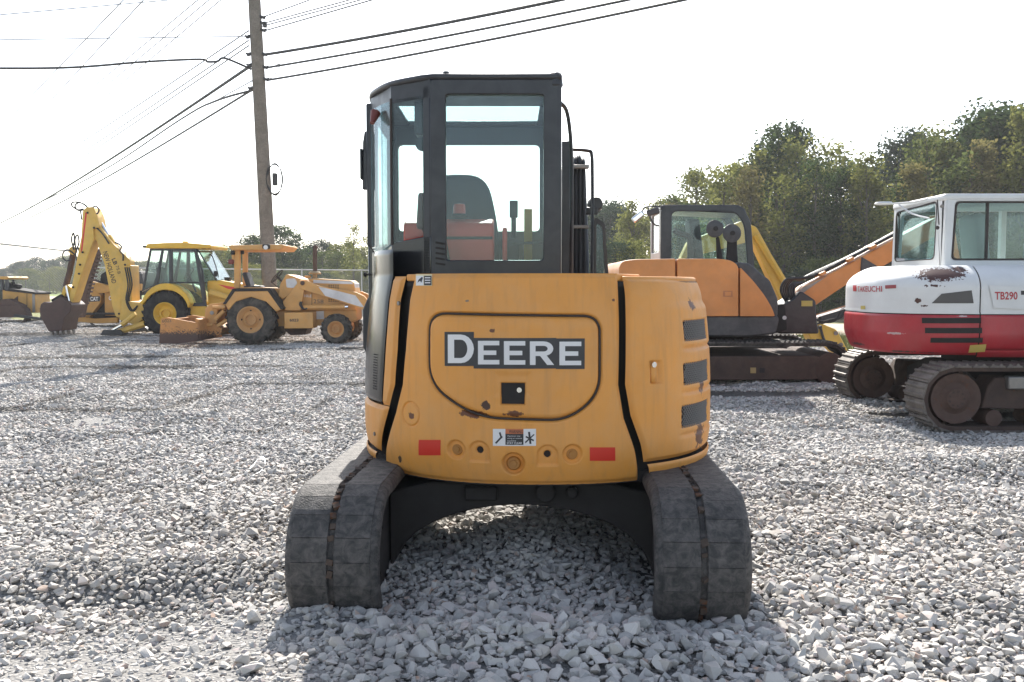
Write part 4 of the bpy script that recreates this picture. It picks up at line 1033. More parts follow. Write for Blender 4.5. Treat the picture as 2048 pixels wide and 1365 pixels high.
# lower quarter panels in black
lq = MB(); wallseg(lq, B_, C_, ZB, 1.70, 0.05, ZB, 1.672); wallseg(lq, C_, D_, ZB, 1.66, 0.05, 1.3, 1.63)
exc.part('quarter_panel', lq, M_CABG, bevel=0.006)
ub = np.interp(zz, zz, uB) - 0.006
wall('black_side_panel', u_l1+0.12, ub, zs, 1.63, 60, M_CABG, rad=0.006)
sv = MB()
for k in range(12): sv.box(CX-0.905, CX-0.88, CY-0.27, CY-0.262, 0, 0.001)
for k in range(14):
    u = float(np.interp(1.2, zz, ub)) - 0.10; z = 1.09 - k*0.0135
    q = [on(u-0.03, z, 0.002), on(u+0.03, z, 0.002), on(u+0.03, z+0.006, 0.002), on(u-0.03, z+0.006, 0.002)]
    exc.part('vent_slot', MB().add(q, [(0, 1, 2, 3)]), M_INNER, recalc=False)
# front of cab, right wall, floor, interior
fr = MB(); fr.ring(rpoly([(CX-0.948, 0.95), (CX+0.105, 0.95), (CX+0.105, 2.474), (CX-0.948, 2.474)], 0.01, 3), rpoly([(CX-0.88, 1.80), (CX+0.04, 1.80), (CX+0.04, 2.36), (CX-0.88, 2.36)], 0.03, 3), CY+0.80, CY+0.85)
exc.part('front_frame', fr, M_CAB)
exc.part('windscreen', MB().box(CX-0.89, CX+0.05, CY+0.822, CY+0.827, 1.79, 2.37), M_GLASS)
rw = MB(); rw.box(CX+0.065, CX+0.105, CY-0.555, CY+0.795, 1.47, 1.80); rw.box(CX+0.065, CX+0.105, CY-0.555, CY+0.795, 2.37, 2.474); rw.box(CX+0.065, CX+0.105, CY+0.1, CY+0.17, 1.8, 2.37)
exc.part('right_wall', rw, M_CAB)
exc.part('right_window', MB().box(CX+0.082, CX+0.087, CY-0.555, CY+0.795, 1.8, 2.37), M_GLASS)
exc.part('cab_floor', MB().box(CX-0.62, CX+0.06, CY-0.50, CY+0.79, 1.40, 1.466), M_INNER)
M_REDC = paint('red_console', (0.62, 0.06, 0.035), 0.45, 0.2, dustcol=(0.2, 0.08, 0.05))
con = MB(); con.prism(rpoly([(CY-0.50, 1.47), (CY-0.28, 1.47), (CY-0.28, 1.80), (CY-0.36, 1.80), (CY-0.50, 1.77)], 0.035, 4), CX-0.70, CX-0.235, 'x'); con.box(CX-0.19, CX-0.165, CY-0.45, CY-0.42, 1.48, 1.75)
exc.part('rear_console', con, M_REDC, bevel=0.01)
exc.part('console_strap', MB().box(CX-0.49, CX-0.24, CY-0.5045, CY-0.498, 1.685, 1.70), M_INNER)
sp = MB(); prof = rpoly([(-0.66, 1.50), (-0.205, 1.50), (-0.215, 1.78), (-0.28, 2.06), (-0.58, 2.06), (-0.65, 1.78)], [0.04, 0.04, 0.2, 0.12, 0.12, 0.2], 6)
sp.prism([(CX+a, b) for a, b in prof], CY-0.17, CY-0.03)
seat = exc.part('seat', sp, M_SEAT, bevel=0.03, seg=3)
exc.part('seat_cushion', MB().box(CX-0.66, CX-0.22, CY-0.1, CY+0.38, 1.47, 1.62), M_SEAT, seat, bevel=0.03)
exc.part('armrest', MB().obox(L3(-0.15, 0.05, 1.63), (0.10, 0.4, 0.16)), M_SEAT, seat, bevel=0.02)
exc.part('control_lever', MB().cyl(L3(-0.13, 0.22, 1.66), L3(-0.13, 0.26, 1.86), 0.016, n=8).obox(L3(-0.13, 0.262, 1.9), (0.05, 0.05, 0.10)), M_INNER, bevel=0.004)
exc.part('grab_bar', MB().tube(catmull([L3(-0.135, -0.46, 1.665), L3(-0.05, -0.47, 1.668), L3(0.03, -0.46, 1.67)], 4), 0.008, 6), M_CAB)
exc.part('yellow_strap', MB().obox(L3(-0.04, 0.5, 1.72), (0.05, 0.02, 0.40)), plain('safety_yellow', (0.62, 0.33, 0.03), 0.5))
exc.part('door_latch', MB().obox(L3(-0.60, -0.50, 1.83), (0.055, 0.05, 0.19), (0, 0.06, 0)).obox(L3(-0.565, -0.50, 1.72), (0.06, 0.05, 0.10), (0, -0.4, 0)), plain('latch_brown', (0.07, 0.018, 0.014), 0.4), bevel=0.018, seg=3)
exc.part('speaker_box', MB().box(CX-0.64, CX-0.56, CY-0.50, CY-0.36, 2.22, 2.40), M_CAB, bevel=0.01)
exc.part('speaker_cone', MB().cyl(L3(-0.60, -0.49, 2.17), L3(-0.60, -0.515, 2.17), 0.035, n=16), M_CAB)
exc.part('seat_belt_strip', MB().obox(L3(-0.487, -0.50, 1.68), (0.022, 0.01, 0.24), (0, -0.16, 0)), M_INNER)
bc = Vector(L3(-0.415, -0.42, 1.80))
bt = Thing('rotary_beacon', 'small orange-red rotary beacon standing on the red console inside the cab', 'beacon', bc)
bt.part('beacon_base', MB().lathe([(0, 0), (0.042, 0), (0.042, 0.012), (0.034, 0.022), (0, 0.022)], bc, 'z', 20), M_INNER)
bt.part('beacon_lens', MB().lathe([(0.033, 0.022), (0.032, 0.06), (0.027, 0.072), (0, 0.075)], bc, 'z', 20), plain('beacon_lens', (0.5, 0.05, 0.015), 0.2))
exc.part('wiper_knob', MB().cyl(L3(-0.862, -0.33, 2.36), L3(-0.875, -0.37, 2.30), 0.028, 0.012, 12), plain('lamp_brown', (0.16, 0.035, 0.025), 0.4))
mi = MB(); mi.obox(L3(-0.975, -0.07, 2.12), (0.014, 0.10, 0.17)); exc.part('mirror', mi, M_CAB, bevel=0.006)
exc.part('mirror_bracket', MB().prism([(CX-0.972, 1.98), (CX-0.93, 1.98), (CX-0.925, 2.03), (CX-0.925, 2.24), (CX-0.94, 2.30), (CX-0.958, 2.30), (CX-0.968, 2.24)], CY-0.10, CY-0.06), M_CAB, bevel=0.006)
exc.part('door_handle', MB().prism([(CX-0.985, 1.10), (CX-0.96, 1.05), (CX-0.93, 1.07), (CX-0.93, 1.40), (CX-0.955, 1.38), (CX-0.985, 1.31)], CY-0.05, CY+0.10), M_CAB, bevel=0.01)
exc.part('door_stop', MB().cyl(L3(-0.965, -0.06, 1.51), L3(-0.90, -0.10, 1.51), 0.006, n=6).cyl(L3(-0.972, -0.058, 1.51), L3(-0.96, -0.062, 1.51), 0.014, n=10).obox(L3(-0.89, -0.14, 1.53), (0.03, 0.03, 0.13)), M_INNER, bevel=0.004)
# right side rails, hoses and boom
exc.part('handrail', MB().tube(catmull([L3(0.115, -0.3, 2.42), L3(0.16, -0.25, 2.36), L3(0.185, -0.2, 2.1), L3(0.185, -0.2, 1.50)], 6), 0.011, 8), M_CAB)
BX = 0.30
bm2 = MB(); side = [(0.95, 0.78), (1.12, 0.72), (1.45, 1.6), (1.95, 2.10), (2.6, 2.16), (3.6, 1.55), (3.55, 1.35), (2.6, 1.85), (2.05, 1.8), (1.62, 1.35)]
side2 = [(0.9, 0.75), (1.15, 0.7), (1.72, 1.5), (2.05, 1.95), (2.6, 1.95), (3.55, 1.35), (3.65, 1.55), (2.6, 2.25), (1.75, 2.33), (1.45, 2.28), (1.12, 1.62)]
bm2.prism([(CY+a, b) for a, b in side2], CX+BX-0.10, CX+BX+0.09, 'x'); exc.part('boom', bm2, M_BLACK, bevel=0.015)
exc.part('arm', MB().prism([(CY+3.5, 1.6), (CY+3.72, 1.55), (CY+3.55, 0.5), (CY+3.42, 0.5)], CX+BX-0.07, CX+BX+0.07, 'x'), M_YEL, bevel=0.01)
bk = MB(); bk.prism([(CY+3.4, 0.52), (CY+3.62, 0.52), (CY+3.7, 0.2), (CY+3.5, 0.02), (CY+3.15, 0.05), (CY+3.2, 0.3)], CX+BX-0.3, CX+BX+0.3, 'x'); exc.part('bucket', bk, M_BLACK, bevel=0.01)
for k, (dx, zt) in enumerate(((0.235, 2.23), (0.262, 2.27), (0.289, 2.29), (0.316, 2.30), (0.343, 2.28))):
    exc.part('hydraulic_hose', MB().tube(catmull([L3(dx, 0.9, 1.2), L3(dx+.004*math.sin(k*2), 0.98, 1.6), L3(dx-.003, 1.0, 2.0), L3(dx, 1.06, zt), L3(dx, 1.3, zt+0.01), L3(dx, 1.7, zt-0.06)], 6), 0.0125, 8), M_HOSE)
for z in (2.24, 1.84): exc.part('hose_clamp', MB().box(CX+0.21, CX+0.375, CY+0.97, CY+1.03, z-0.012, z+0.012), M_STEEL, bevel=0.004)
exc.part('hose_guard', MB().tube(catmull([L3(0.22, 1.02, 2.36), L3(0.37, 1.02, 2.35), L3(0.395, 1.02, 2.32), L3(0.40, 1.02, 2.2), L3(0.40, 1.0, 1.9), L3(0.395, 0.98, 1.4)], 6), 0.012, 8), M_CAB)
exc.part('guard_plate', MB().box(CX+0.19, CX+0.245, CY+0.92, CY+0.96, 1.5, 2.40), M_CAB, bevel=0.006)
exc.part('boom_lamp', MB().cyl(L3(0.43, 1.05, 2.0), L3(0.43, 1.17, 2.0), 0.045, 0.055, 14).obox(L3(0.40, 1.06, 1.95), (0.08, 0.05, 0.05)), M_BLACK, bevel=0.008)
mr_o = rpoly([(CX+0.40, 1.48), (CX+0.50, 1.48), (CX+0.47, 1.86), (CX+0.40, 1.90)], 0.03, 4); mr_i = rpoly([(CX+0.415, 1.50), (CX+0.475, 1.50), (CX+0.455, 1.83), (CX+0.415, 1.86)], 0.02, 4)
exc.part('guard_window_frame', MB().ring(mr_o, mr_i, CY+0.86, CY+0.89), M_BLACK); exc.part('guard_window', MB().prism(mr_i, CY+0.872, CY+0.876), M_GLASSD)

# --- undercarriage (turned a little to the right)
UC = Vector((CX-0.068, CY-0.21, 0)); UM = Matrix.Translation(UC) @ Matrix.Rotation(R(-2.6), 4, 'Z')
TL, TH, TW, TZ = 1.25, 0.63, 0.41, -0.085
def stadium(n, grow=0.0):
    r = TH/2; s_ = TL - r; P_ = 2*math.pi*r + 4*s_; out = []
    for i in range(n):
        q = P_*i/n
        if q < 2*s_: y, z, a = -s_+q, r, math.pi/2
        elif q < 2*s_+math.pi*r: a = math.pi/2-(q-2*s_)/r; y, z = s_+r*math.cos(a), r*math.sin(a)
        elif q < 4*s_+math.pi*r: y, z, a = s_-(q-2*s_-math.pi*r), -r, -math.pi/2
        else: a = -math.pi/2-(q-4*s_-math.pi*r)/r; y, z = -s_+r*math.cos(a), r*math.sin(a)
        out.append((y+grow*math.cos(a), z+grow*math.sin(a), a))
    return out
M_TRACK = paint('rubber_track', (0.048, 0.046, 0.045), 0.66, 0.75, dustcol=(0.20, 0.18, 0.165), bump=0.8, spec=0.35, vary=0.15, streak=0.15, scale=4.5, world_space=True)
M_TRDIRT = paint('track_dirt', (0.075, 0.05, 0.036), 0.9, 0.8, 0.6, dustcol=(0.06, 0.05, 0.045), bump=0.8)
nL = 56
lug = MB(); pit = (2*math.pi*TH/2 + 4*(TL-TH/2))/nL
lug.v = []; wl_ = TW/2-0.050
def lugmesh():
    n5 = 5; g = []
    for i in range(n5+1):
        t = -pit*0.494 + pit*0.988*i/n5; g.append(t)
    mb = MB(); rr_ = 0.30
    ptsT = [(-wl_/2, t, 0.0035 + 0.0018*(1-(2*t/pit)**2)) for t in g] + [(wl_/2, t, 0.0035 + 0.0018*(1-(2*t/pit)**2)) for t in g]
    ptsB = [(-wl_/2-0.006, t*1.05, -0.012) for t in g] + [(wl_/2+0.006, t*1.05, -0.012) for t in g]
    m5 = n5+1; mb.v = ptsT+ptsB
    for i in range(n5):
        mb.f += [(i, i+1, m5+i+1, m5+i), (2*m5+i, i+2*m5+1, i+1, i), (m5+i, m5+i+1, 3*m5+i+1, 3*m5+i)]
    mb.f += [(0, m5, 3*m5, 2*m5), (n5, 2*m5+n5, 3*m5+n5, m5+n5)]
    me = mb.mesh('tread_lug'); finish(me, True, 40); me.materials.append(M_TRACK); return me
lme = lugmesh()
for sgn in (-1, 1):
    xc = sgn*(1.0-TW/2); cz = TZ+TH/2; st = stadium(160); mb = MB()
    prof = [(-TW/2, -0.034), (-TW/2+0.006, -0.016), (-TW/2+0.018, -0.004), (-TW/2+0.034, 0.001), (-0.02, 0.0), (-0.012, -0.010), (0.012, -0.010), (0.02, 0.0), (TW/2-0.034, 0.001), (TW/2-0.018, -0.004), (TW/2-0.006, -0.016), (TW/2, -0.034), (TW/2, -0.055), (-TW/2, -0.055)]
    rows = [[UM @ Vector((xc+x, y+h*math.cos(a), cz+z+h*math.sin(a))) for x, h in prof] for y, z, a in st]; rows.append(rows[0])
    rows = [r_ + [r_[0]] for r_ in rows]
    mb.grid(rows); tr = exc.part('rubber_track', mb, M_TRACK, ang=40)
    for i, (y, z, a) in enumerate(stadium(nL)):
        for sd in (-1, 1):
            o = mkobj('tread_lug', lme, None, tr)
            M_ = UM @ Matrix.Translation((xc+sd*(wl_/2+0.016), y, cz+z)) @ Matrix.Rotation(a-math.pi/2, 4, 'X')
            o.matrix_local = Matrix.Translation(-exc.o) @ M_
    # dirt and rust packed in the centre line
    dm = MB(); r2 = random.Random(3+sgn)
    for i, (y, z, a) in enumerate(stadium(nL*2)):
        if r2.random() < 0.75:
            p = UM @ Vector((xc+r2.uniform(-.006, .006), y, cz+z)); dm.obox(p, (r2.uniform(.02, .034), r2.uniform(.016, .035), r2.uniform(.008, .022)), (a-math.pi/2+r2.uniform(-.3, .3), r2.uniform(-.3, .3), r2.uniform(-.5, .5)))
    o = exc.part('packed_dirt', dm, M_TRDIRT, tr); o['kind'] = 'stuff'
    fm_ = MB(); ins = [(y*0.9, z*0.80, a) for y, z, a in stadium(60)]
    fm_.prism([(y, cz+z) for y, z, a in ins], xc-0.13, xc+0.13, 'x').xf(UM); exc.part('track_frame', fm_, M_INNER)
    for yy, rr_ in ((-(TL-TH/2), 0.235), (TL-TH/2, 0.235)):
        exc.part('sprocket', MB().cyl((xc-0.15, yy, cz), (xc+0.15, yy, cz), rr_, n=28).cyl((xc-0.175, yy, cz), (xc+0.175, yy, cz), 0.11, n=16).xf(UM), M_INNER)
cf = MB(); cf.prism([(-0.66, 0.02)] + [(-0.62 + 1.24*t, 0.06 + 0.30*math.sin(math.pi*t)**0.45) for t in np.linspace(0.02, 0.98, 17)] + [(0.66, 0.02), (0.66, 0.42), (0.45, 0.47), (-0.45, 0.47), (-0.66, 0.42)], -0.55, 0.45); cf.obox((-0.2, -0.56, 0.42), (0.16, 0.05, 0.07)); cf.cyl((0.12, -0.60, 0.43), (0.12, -0.54, 0.43), 0.05, n=14); cf.cyl((0.25, -0.60, 0.43), (0.25, -0.54, 0.43), 0.03, n=10); cf.cyl((0, 0, 0.44), (0, 0, 0.52), 0.42, n=40); cf.box(-0.05, 0.7, 0.70, 1.15, 0.30, 0.5)  # last box, at the front, is added to block sun from the gravel underneath
exc.part('centre_frame', cf.xf(UM), M_INNER, bevel=0.01)
bl = MB(); bl.prism(rpoly([(1.62, -0.02), (1.66, -0.02), (1.72, 0.18), (1.66, 0.42), (1.60, 0.42), (1.65, 0.16)], 0.01, 2), -1.0, 1.0, 'x'); bl.obox((-0.45, 1.2, 0.24), (0.1, 0.9, 0.1)); bl.obox((0.45, 1.2, 0.24), (0.1, 0.9, 0.1))  # blade plate made taller to throw more shade between the tracks
exc.part('dozer_blade', bl.xf(UM), M_BLACK, bevel=0.006)
# ================================================================== OTHER MACHINES
c4 = lambda pts: [(x/4.265, 380 + y/4.265) for x, y in pts]
c5 = lambda pts: [(300 + x*0.2246, 460 + y*0.2246) for x, y in pts]
def PR(t, name, pts, d0, d1, mat, parent=None, bevel=0.012, dm=None, **k):
    return t.part(name, MB().prism(XZ(pts, dm or d0), d0, d1), mat, parent, bevel=bevel, **k)
def TX(t, s, p0, p1, h, d, mat, parent=None, bold=0.01, name='lettering', rot=False):
    # text from pixel p0 (lower left) to p1 (lower right), h pixels tall
    a, b = Vector(at(*p0, d)), Vector(at(*p1, d)); ux = b - a; up = Vector((-ux.z, 0, ux.x)).normalized() * (h*d/FPX)
    return t.part(name, text_on(MB(), s, a, ux, up, bold), mat, parent, smooth=False, recalc=False)
def PT(t, name, pts, d, mat, parent=None, th=0.004, dm=None):     # thin flat print or plate on a face at distance d
    return t.part(name, MB().prism(XZ(pts, dm or d), d - th, d - 0.0005), mat, parent, smooth=False)
def TB(t, name, pts, d, r, mat, parent=None, sm_=True, n=7):
    P_ = [at(*(p if len(p) == 3 else (p[0], p[1], d))) for p in pts]
    return t.part(name, MB().tube(catmull(P_, 5) if sm_ and len(P_) > 2 else P_, r, n), mat, parent)
def wheel(t, px, py, d, r, rim, w, mrim, lugs=20, holes=4, dd=None, hub=0.34, tyre=None):
    c = Vector(at(px, py, d)) if dd is None else Vector((at(px, py, d)[0], dd, at(px, py, d)[2]))
    k = r - rim
    wm = MB().lathe([(0, 0.11), (rim*hub, 0.11), (rim*hub, 0.03), (rim*(hub+.06), 0.03), (rim*(hub+.1), 0.10), (rim*0.62, 0.13), (rim*0.86, 0.05), (rim*0.93, 0.02), (rim, 0.02), (rim, w-0.02), (rim*0.8, w-0.05), (0, w-0.05)], c, 'y', 36)
    wo_ = t.part('wheel', wm, mrim, ang=40)
    hm = MB()
    for i in range(holes):
        a = 2*math.pi*i/holes + 0.3*(holes != 4); q = c + Vector((math.cos(a)*rim*0.70, 0.108, math.sin(a)*rim*0.70)); hm.cyl(q, q - Vector((0, 0.012, 0)), rim*0.075, n=10)
    t.part('wheel_bolt', hm, M_INNER if holes == 4 else mrim, wo_)['kind'] = 'stuff'
    tm_ = MB().lathe([(rim, 0.03), (rim+0.015, 0.0), (rim+k*.35, -0.012), (rim+k*.75, 0.0), (r-0.03, 0.03), (r-0.012, 0.07), (r-0.008, w/2), (r-0.012, w-0.07), (r-0.03, w-0.03), (rim+k*.4, w+.01), (rim, w-0.03)], c, 'y', 48)
    for i in range(lugs):
        for s_ in (0, 1):
            a = 2*math.pi*(i + 0.5*s_)/lugs; y = w*(0.27 if s_ == 0 else 0.73); yaw = 0.55 if s_ == 0 else -0.55
            M_ = Matrix.Translation(c) @ Matrix.Rotation(-a, 4, 'Y') @ Matrix.Translation((r - 0.012, y, 0)) @ Matrix.Rotation(yaw, 4, 'X')
            b = MB().box(-0.03, 0.026, -w*0.29, w*0.29, -0.024, 0.024); b.xf(M_); tm_.add(b.v, b.f)
    t.part('tyre', tm_, tyre or M_TYRE, wo_, ang=40)
    return wo_
M_TYRE = paint('tyre_rubber', (0.020, 0.020, 0.021), 0.85, 0.7, dustcol=(0.10, 0.09, 0.08), bump=0.3, spec=0.2)
OLDY = dict(rough=0.5, dust=0.45, dustcol=(0.42, 0.30, 0.16), bump=0.1)
M_OEX = paint('orange_paint', (0.64, 0.235, 0.055), 0.42, 0.22, dustcol=(0.5, 0.26, 0.12), bump=0.05)
M_GREYB = paint('charcoal_plastic', (0.045, 0.045, 0.050), 0.5, 0.5, dustcol=(0.14, 0.13, 0.125))
M_MUD = paint('mud_brown_steel', (0.055, 0.034, 0.027), 0.8, 0.7, 0.3, dustcol=(0.10, 0.062, 0.046), bump=0.5)
def track(t, x0, x1, y0, y1, z0, z1, mat, shoes, mshoe, name='track'):
    r = (z1-z0)/2; cz = (z0+z1)/2; a0, a1 = x0+r, x1-r; per = 2*(a1-a0)+2*math.pi*r
    def pos(q):
        q %= per; l = a1-a0
        if q < l: return a0+q, cz+r, math.pi/2
        q -= l
        if q < math.pi*r: a = math.pi/2-q/r; return a1+r*math.cos(a), cz+r*math.sin(a), a
        q -= math.pi*r
        if q < l: return a1-q, cz-r, -math.pi/2
        q -= l; a = -math.pi/2-q/r; return a0+r*math.cos(a), cz+r*math.sin(a), a
    n = 96; rows = []
    for i in range(n+1):
        x, z, a = pos(per*i/n); ca, sa = math.cos(a), math.sin(a); q = []
        for y, h in ((y0+.02, -0.015), (y1-.02, -0.015), (y1-.02, -0.06), (y0+.02, -0.06), (y0+.02, -0.015)): q.append((x+h*ca, y, z+h*sa))
        rows.append(q)
    tr = t.part(name, MB().grid(rows), mat, ang=50)
    pit = per/shoes; sm2 = MB(); w = y1-y0
    sm2.prism([(-pit*.46, -0.02), (pit*.46, -0.02), (pit*.46, -0.004), (pit*.30, -0.002), (pit*.26, 0.02), (pit*.16, 0.02), (pit*.10, -0.002), (-pit*.16, -0.002), (-pit*.22, 0.016), (-pit*.32, 0.016), (-pit*.36, -0.002), (-pit*.46, -0.004)], -w/2, w/2)
    me = sm2.mesh('track_shoe'); finish(me, True, 30); me.materials.append(mshoe)
    for i in range(shoes):
        x, z, a = pos(per*(i+.37)/shoes); o = mkobj('track_shoe', me, None, tr)
        o.matrix_local = Matrix.Translation(-t.o) @ Matrix.Translation((x, (y0+y1)/2, z)) @ Matrix.Rotation(-(a-math.pi/2), 4, 'Y')
    return tr

# ------------------------------------------------------------------ orange excavator
dn = 13.2
oex = Thing('orange_excavator', 'orange excavator with black cab and raised boom behind the yellow one', 'excavator', (3.45, 14.2, 0))
xr = at(1694, 740, dn)[0]
track(oex, xr-2.45, xr, 13.0, 13.45, -0.02, 0.67, M_RUBBER, 44, M_TRACK, 'rubber_track'); track(oex, xr-2.45, xr, 14.8, 15.25, -0.02, 0.67, M_RUBBER, 44, M_TRACK, 'rubber_track')
fr_ = PR(oex, 'track_frame', rpoly([(1365, 712), (1630, 710), (1640, 735), (1628, 757), (1365, 758)], 8), 12.99, 15.2, M_MUD, dm=dn)
oex.part('idler', MB().cyl(at(1650, 735, dn)[0:1] + (12.985,) + at(1650, 735, dn)[2:], (at(1650, 735, dn)[0], 15.26, at(1650, 735, dn)[2]), 0.22, n=30), M_MUD, bevel=0.02)
PT(oex, 'frame_sticker', [(1493, 733), (1504, 733), (1504, 744), (1493, 744)], 12.985, paint('faded_sticker', (0.35, 0.24, 0.08), 0.6, 0.6), fr_, dm=dn); PT(oex, 'frame_hole', [(1511, 734), (1521, 734), (1521, 743), (1511, 743)], 12.985, M_INNER, fr_, dm=dn)
PR(oex, 'slew_base', [(1300, 672), (1545, 672), (1550, 690), (1300, 690)], 13.55, 14.9, M_INNER)
PR(oex, 'lower_skirt', rpoly([(1230, 632), (1556, 632), (1559, 640), (1552, 668), (1500, 674), (1240, 672)], 6), 13.12, 15.25, M_GREYB, bevel=0.03)
PR(oex, 'counterweight', rpoly([(1238, 634), (1238, 534), (1246, 522), (1270, 519), (1351, 518), (1351, 634)], [4, 14, 14, 14, 3, 3]), 13.08, 15.3, M_OEX, bevel=0.06, seg=4)
p_ = PR(oex, 'side_panel', rpoly([(1354.5, 633), (1354.5, 518), (1440, 518), (1462, 521), (1477, 531), (1477, 633)], [2, 4, 30, 12, 12, 2]), 13.08, 14.1, M_OEX, bevel=0.045, seg=4)
PR(oex, 'front_panel', rpoly([(1480.5, 633), (1480.5, 535), (1505, 560), (1530, 592), (1545, 618), (1550, 633)], [2, 3, 20, 20, 14, 3]), 13.08, 13.9, M_OEX, bevel=0.025, seg=3)
PT(oex, 'panel_latch', [(1446, 582), (1465, 582), (1465, 594), (1446, 594)], 13.08, paint('orange_paint_dark', (0.48, 0.15, 0.04)), p_); PT(oex, 'latch_key', [(1450, 584), (1462, 584), (1462, 592), (1450, 592)], 13.074, M_OEX, p_)
PR(oex, 'step_cover', rpoly([(1474, 524), (1500, 527), (1528, 552), (1540, 560), (1557, 600), (1556, 636), (1484, 636)], 8), 13.2, 14.0, M_GREYB, bevel=0.03, seg=3)
PR(oex, 'inner_body', [(1250, 524), (1500, 540), (1545, 630), (1250, 630)], 13.3, 15.2, M_INNER)
# cab on the far side
yn, yf = 14.15, 15.2
co = rpoly([(1321, 560), (1322, 411), (1480, 411), (1502, 440), (1511, 560)], [4, 16, 40, 30, 4], 5); ci_ = rpoly([(1342, 548), (1344, 423), (1470, 423), (1489, 448), (1496, 545)], [6, 12, 30, 24, 6], 5)
cab_o = oex.part('cab_frame', MB().ring(XZ(co, yn), XZ(ci_, yn), yn, yn+0.06), M_CAB, bevel=0.012)
oex.part('cab_frame', MB().ring(XZ(co, yn), XZ(ci_, yn), yf-0.06, yf), M_CAB)
oex.part('cab_window', MB().prism(XZ(ci_, yn), yn+0.02, yn+0.025), M_GLASS, cab_o); oex.part('cab_window', MB().prism(XZ(ci_, yn), yf-0.03, yf-0.025), M_GLASS, cab_o)
xa = at(1321, 500, yn)[0]; zt = at(1400, 411, yn)[2]; zb = at(1400, 560, yn)[2]
oex.part('rear_frame', MB().ring(rpoly([(yn+.06, zb), (yf-.06, zb), (yf-.06, zt-.02), (yn+.06, zt-.02)], .02, 4), rpoly([(yn+.14, zb+.42), (yf-.12, zb+.42), (yf-.12, zt-.1), (yn+.14, zt-.1)], .05, 4), xa, xa+.05, 'x'), paint('cab_grey', (0.30, 0.31, 0.32), 0.4), bevel=0.01)
oex.part('rear_window', MB().box(xa+.02, xa+.025, yn+.13, yf-.11, zb+.41, zt-.09), glass('bright_glass', (0.84, 0.92, 0.92), 2.5, 0.15))
oex.part('roof', MB().prism(XZ(rpoly([(1321, 420), (1322, 410), (1482, 410), (1496, 428)], [3, 8, 30, 8], 4), yn), yn+.005, yf-.005), M_CAB, bevel=0.02)
xs_ = at(1390, 500, 14.6)[0]
oex.part('operator_seat', MB().obox((xs_, 14.65, zb+.55), (0.16, 0.45, 0.75), (0, -0.12, 0)).obox((xs_+.25, 14.65, zb+.2), (0.5, 0.45, 0.15)), M_GREYB, bevel=0.05)
TB(oex, 'grab_rail', [(1347, 460), (1360, 468), (1378, 475), (1380, 500), (1380, 540)], 14.3, 0.045, plain('brown_grip', (0.07, 0.05, 0.045)))
for (mx, my, r) in ((1430, 458, 17), (1464, 467, 18)):
    a = Vector(at(mx, my, 13.7)); oex.part('round_mirror', MB().lathe([(0, -.03), (.04, -.03), (r*.0073, -.005), (r*.0074, .01), (0, .012)], a, 'y', 28), M_GREYB).rotation_euler = (0, 0, 0)
    oex.part('mirror_boss', MB().cyl(a - Vector((0, .055, 0)), a - Vector((0, .02, 0)), .035, n=12), M_INNER)
    PR(oex, 'mirror_post', [(mx+6 if my < 460 else mx-12, 548), (mx+3 if my < 460 else mx-8, 475), (mx+9 if my < 460 else mx+10, 475), (mx+20 if my < 460 else mx+13, 548)], 13.72, 13.78, M_INNER)
    TB(oex, 'mirror_stalk', [(mx, my), (mx+5, my+14), (mx+5, my+40)], 13.74, 0.012, M_INNER)
TB(oex, 'lamp_arm', [(1322, 414, yn), (1300, 413, yn), (1288, 417, yn), (1282, 430, yn)], yn, 0.012, M_CAB); TB(oex, 'lamp_arm', [(1296, 414, yn), (1302, 440, yn), (1310, 450, yn), (1318, 452, yn)], yn, 0.012, M_CAB)
oex.part('rear_mirror', MB().obox(at(1276, 434, yn), (0.20, 0.05, 0.09), (0, -0.7, 0)), M_CHROME, bevel=0.02); oex.part('work_lamp', MB().obox(at(1306, 424, yn), (0.18, 0.10, 0.10), (0, -0.3, 0)), M_GREYB, bevel=0.02)
# boom
PR(oex, 'swing_bracket', rpoly([(1556, 668), (1562, 612), (1585, 600), (1602, 582), (1632, 602), (1634, 640), (1639, 668)], 6), 13.85, 14.45, M_BLACK, bevel=0.02)
PR(oex, 'swing_link', [(1544, 612), (1570, 608), (1575, 660), (1548, 668)], 13.7, 14.3, M_INNER)
oex.part('lamp_lens', MB().cyl(at(1569, 636, 13.69), at(1569, 636, 13.66), 0.03, n=12), M_DECALW)
PR(oex, 'bracket_sticker', [(1603, 602), (1625, 602), (1625, 613), (1603, 613)], 13.84, 13.848, paint('sticker_yellow', (0.55, 0.42, 0.10), 0.5), bevel=0)
boom = PR(oex, 'boom', rpoly([(1588, 590), (1606, 574), (1688, 534), (1772, 488), (1880, 432), (1905, 440), (1890, 462), (1772, 530), (1690, 572), (1630, 612), (1600, 606)], 6), 13.98, 14.28, M_OEX, bevel=0.02)
PR(oex, 'arm', [(1870, 430), (1905, 430), (1935, 600), (1915, 600)], 14.02, 14.24, M_OEX)
PT(oex, 'boom_nose_plate', [(1590, 588), (1607, 575), (1655, 552), (1612, 582), (1596, 596)], 13.979, M_STEEL, boom)
for k in range(4):
    TB(oex, 'hydraulic_hose', [(1572+k*3, 604, 14.05+.07*k), (1562+k*4, 580, 14.05+.07*k), (1572+k*5, 560-k, 14.05+.07*k), (1592+k*3, 557+k, 14.05+.07*k), (1625, 552-k*1.5, 14.05+.07*k), (1700, 516-k, 14.05+.07*k), (1790, 468-k, 14.05+.07*k)], 14.1, 0.022, M_HOSE)
for k in range(3): TB(oex, 'hydraulic_hose', [(1588+k*5, 606, 13.95), (1578+k*5, 590, 13.93), (1581+k*5, 570, 13.92), (1596+k*5, 566, 13.95)], 13.95, 0.018, M_HOSE)
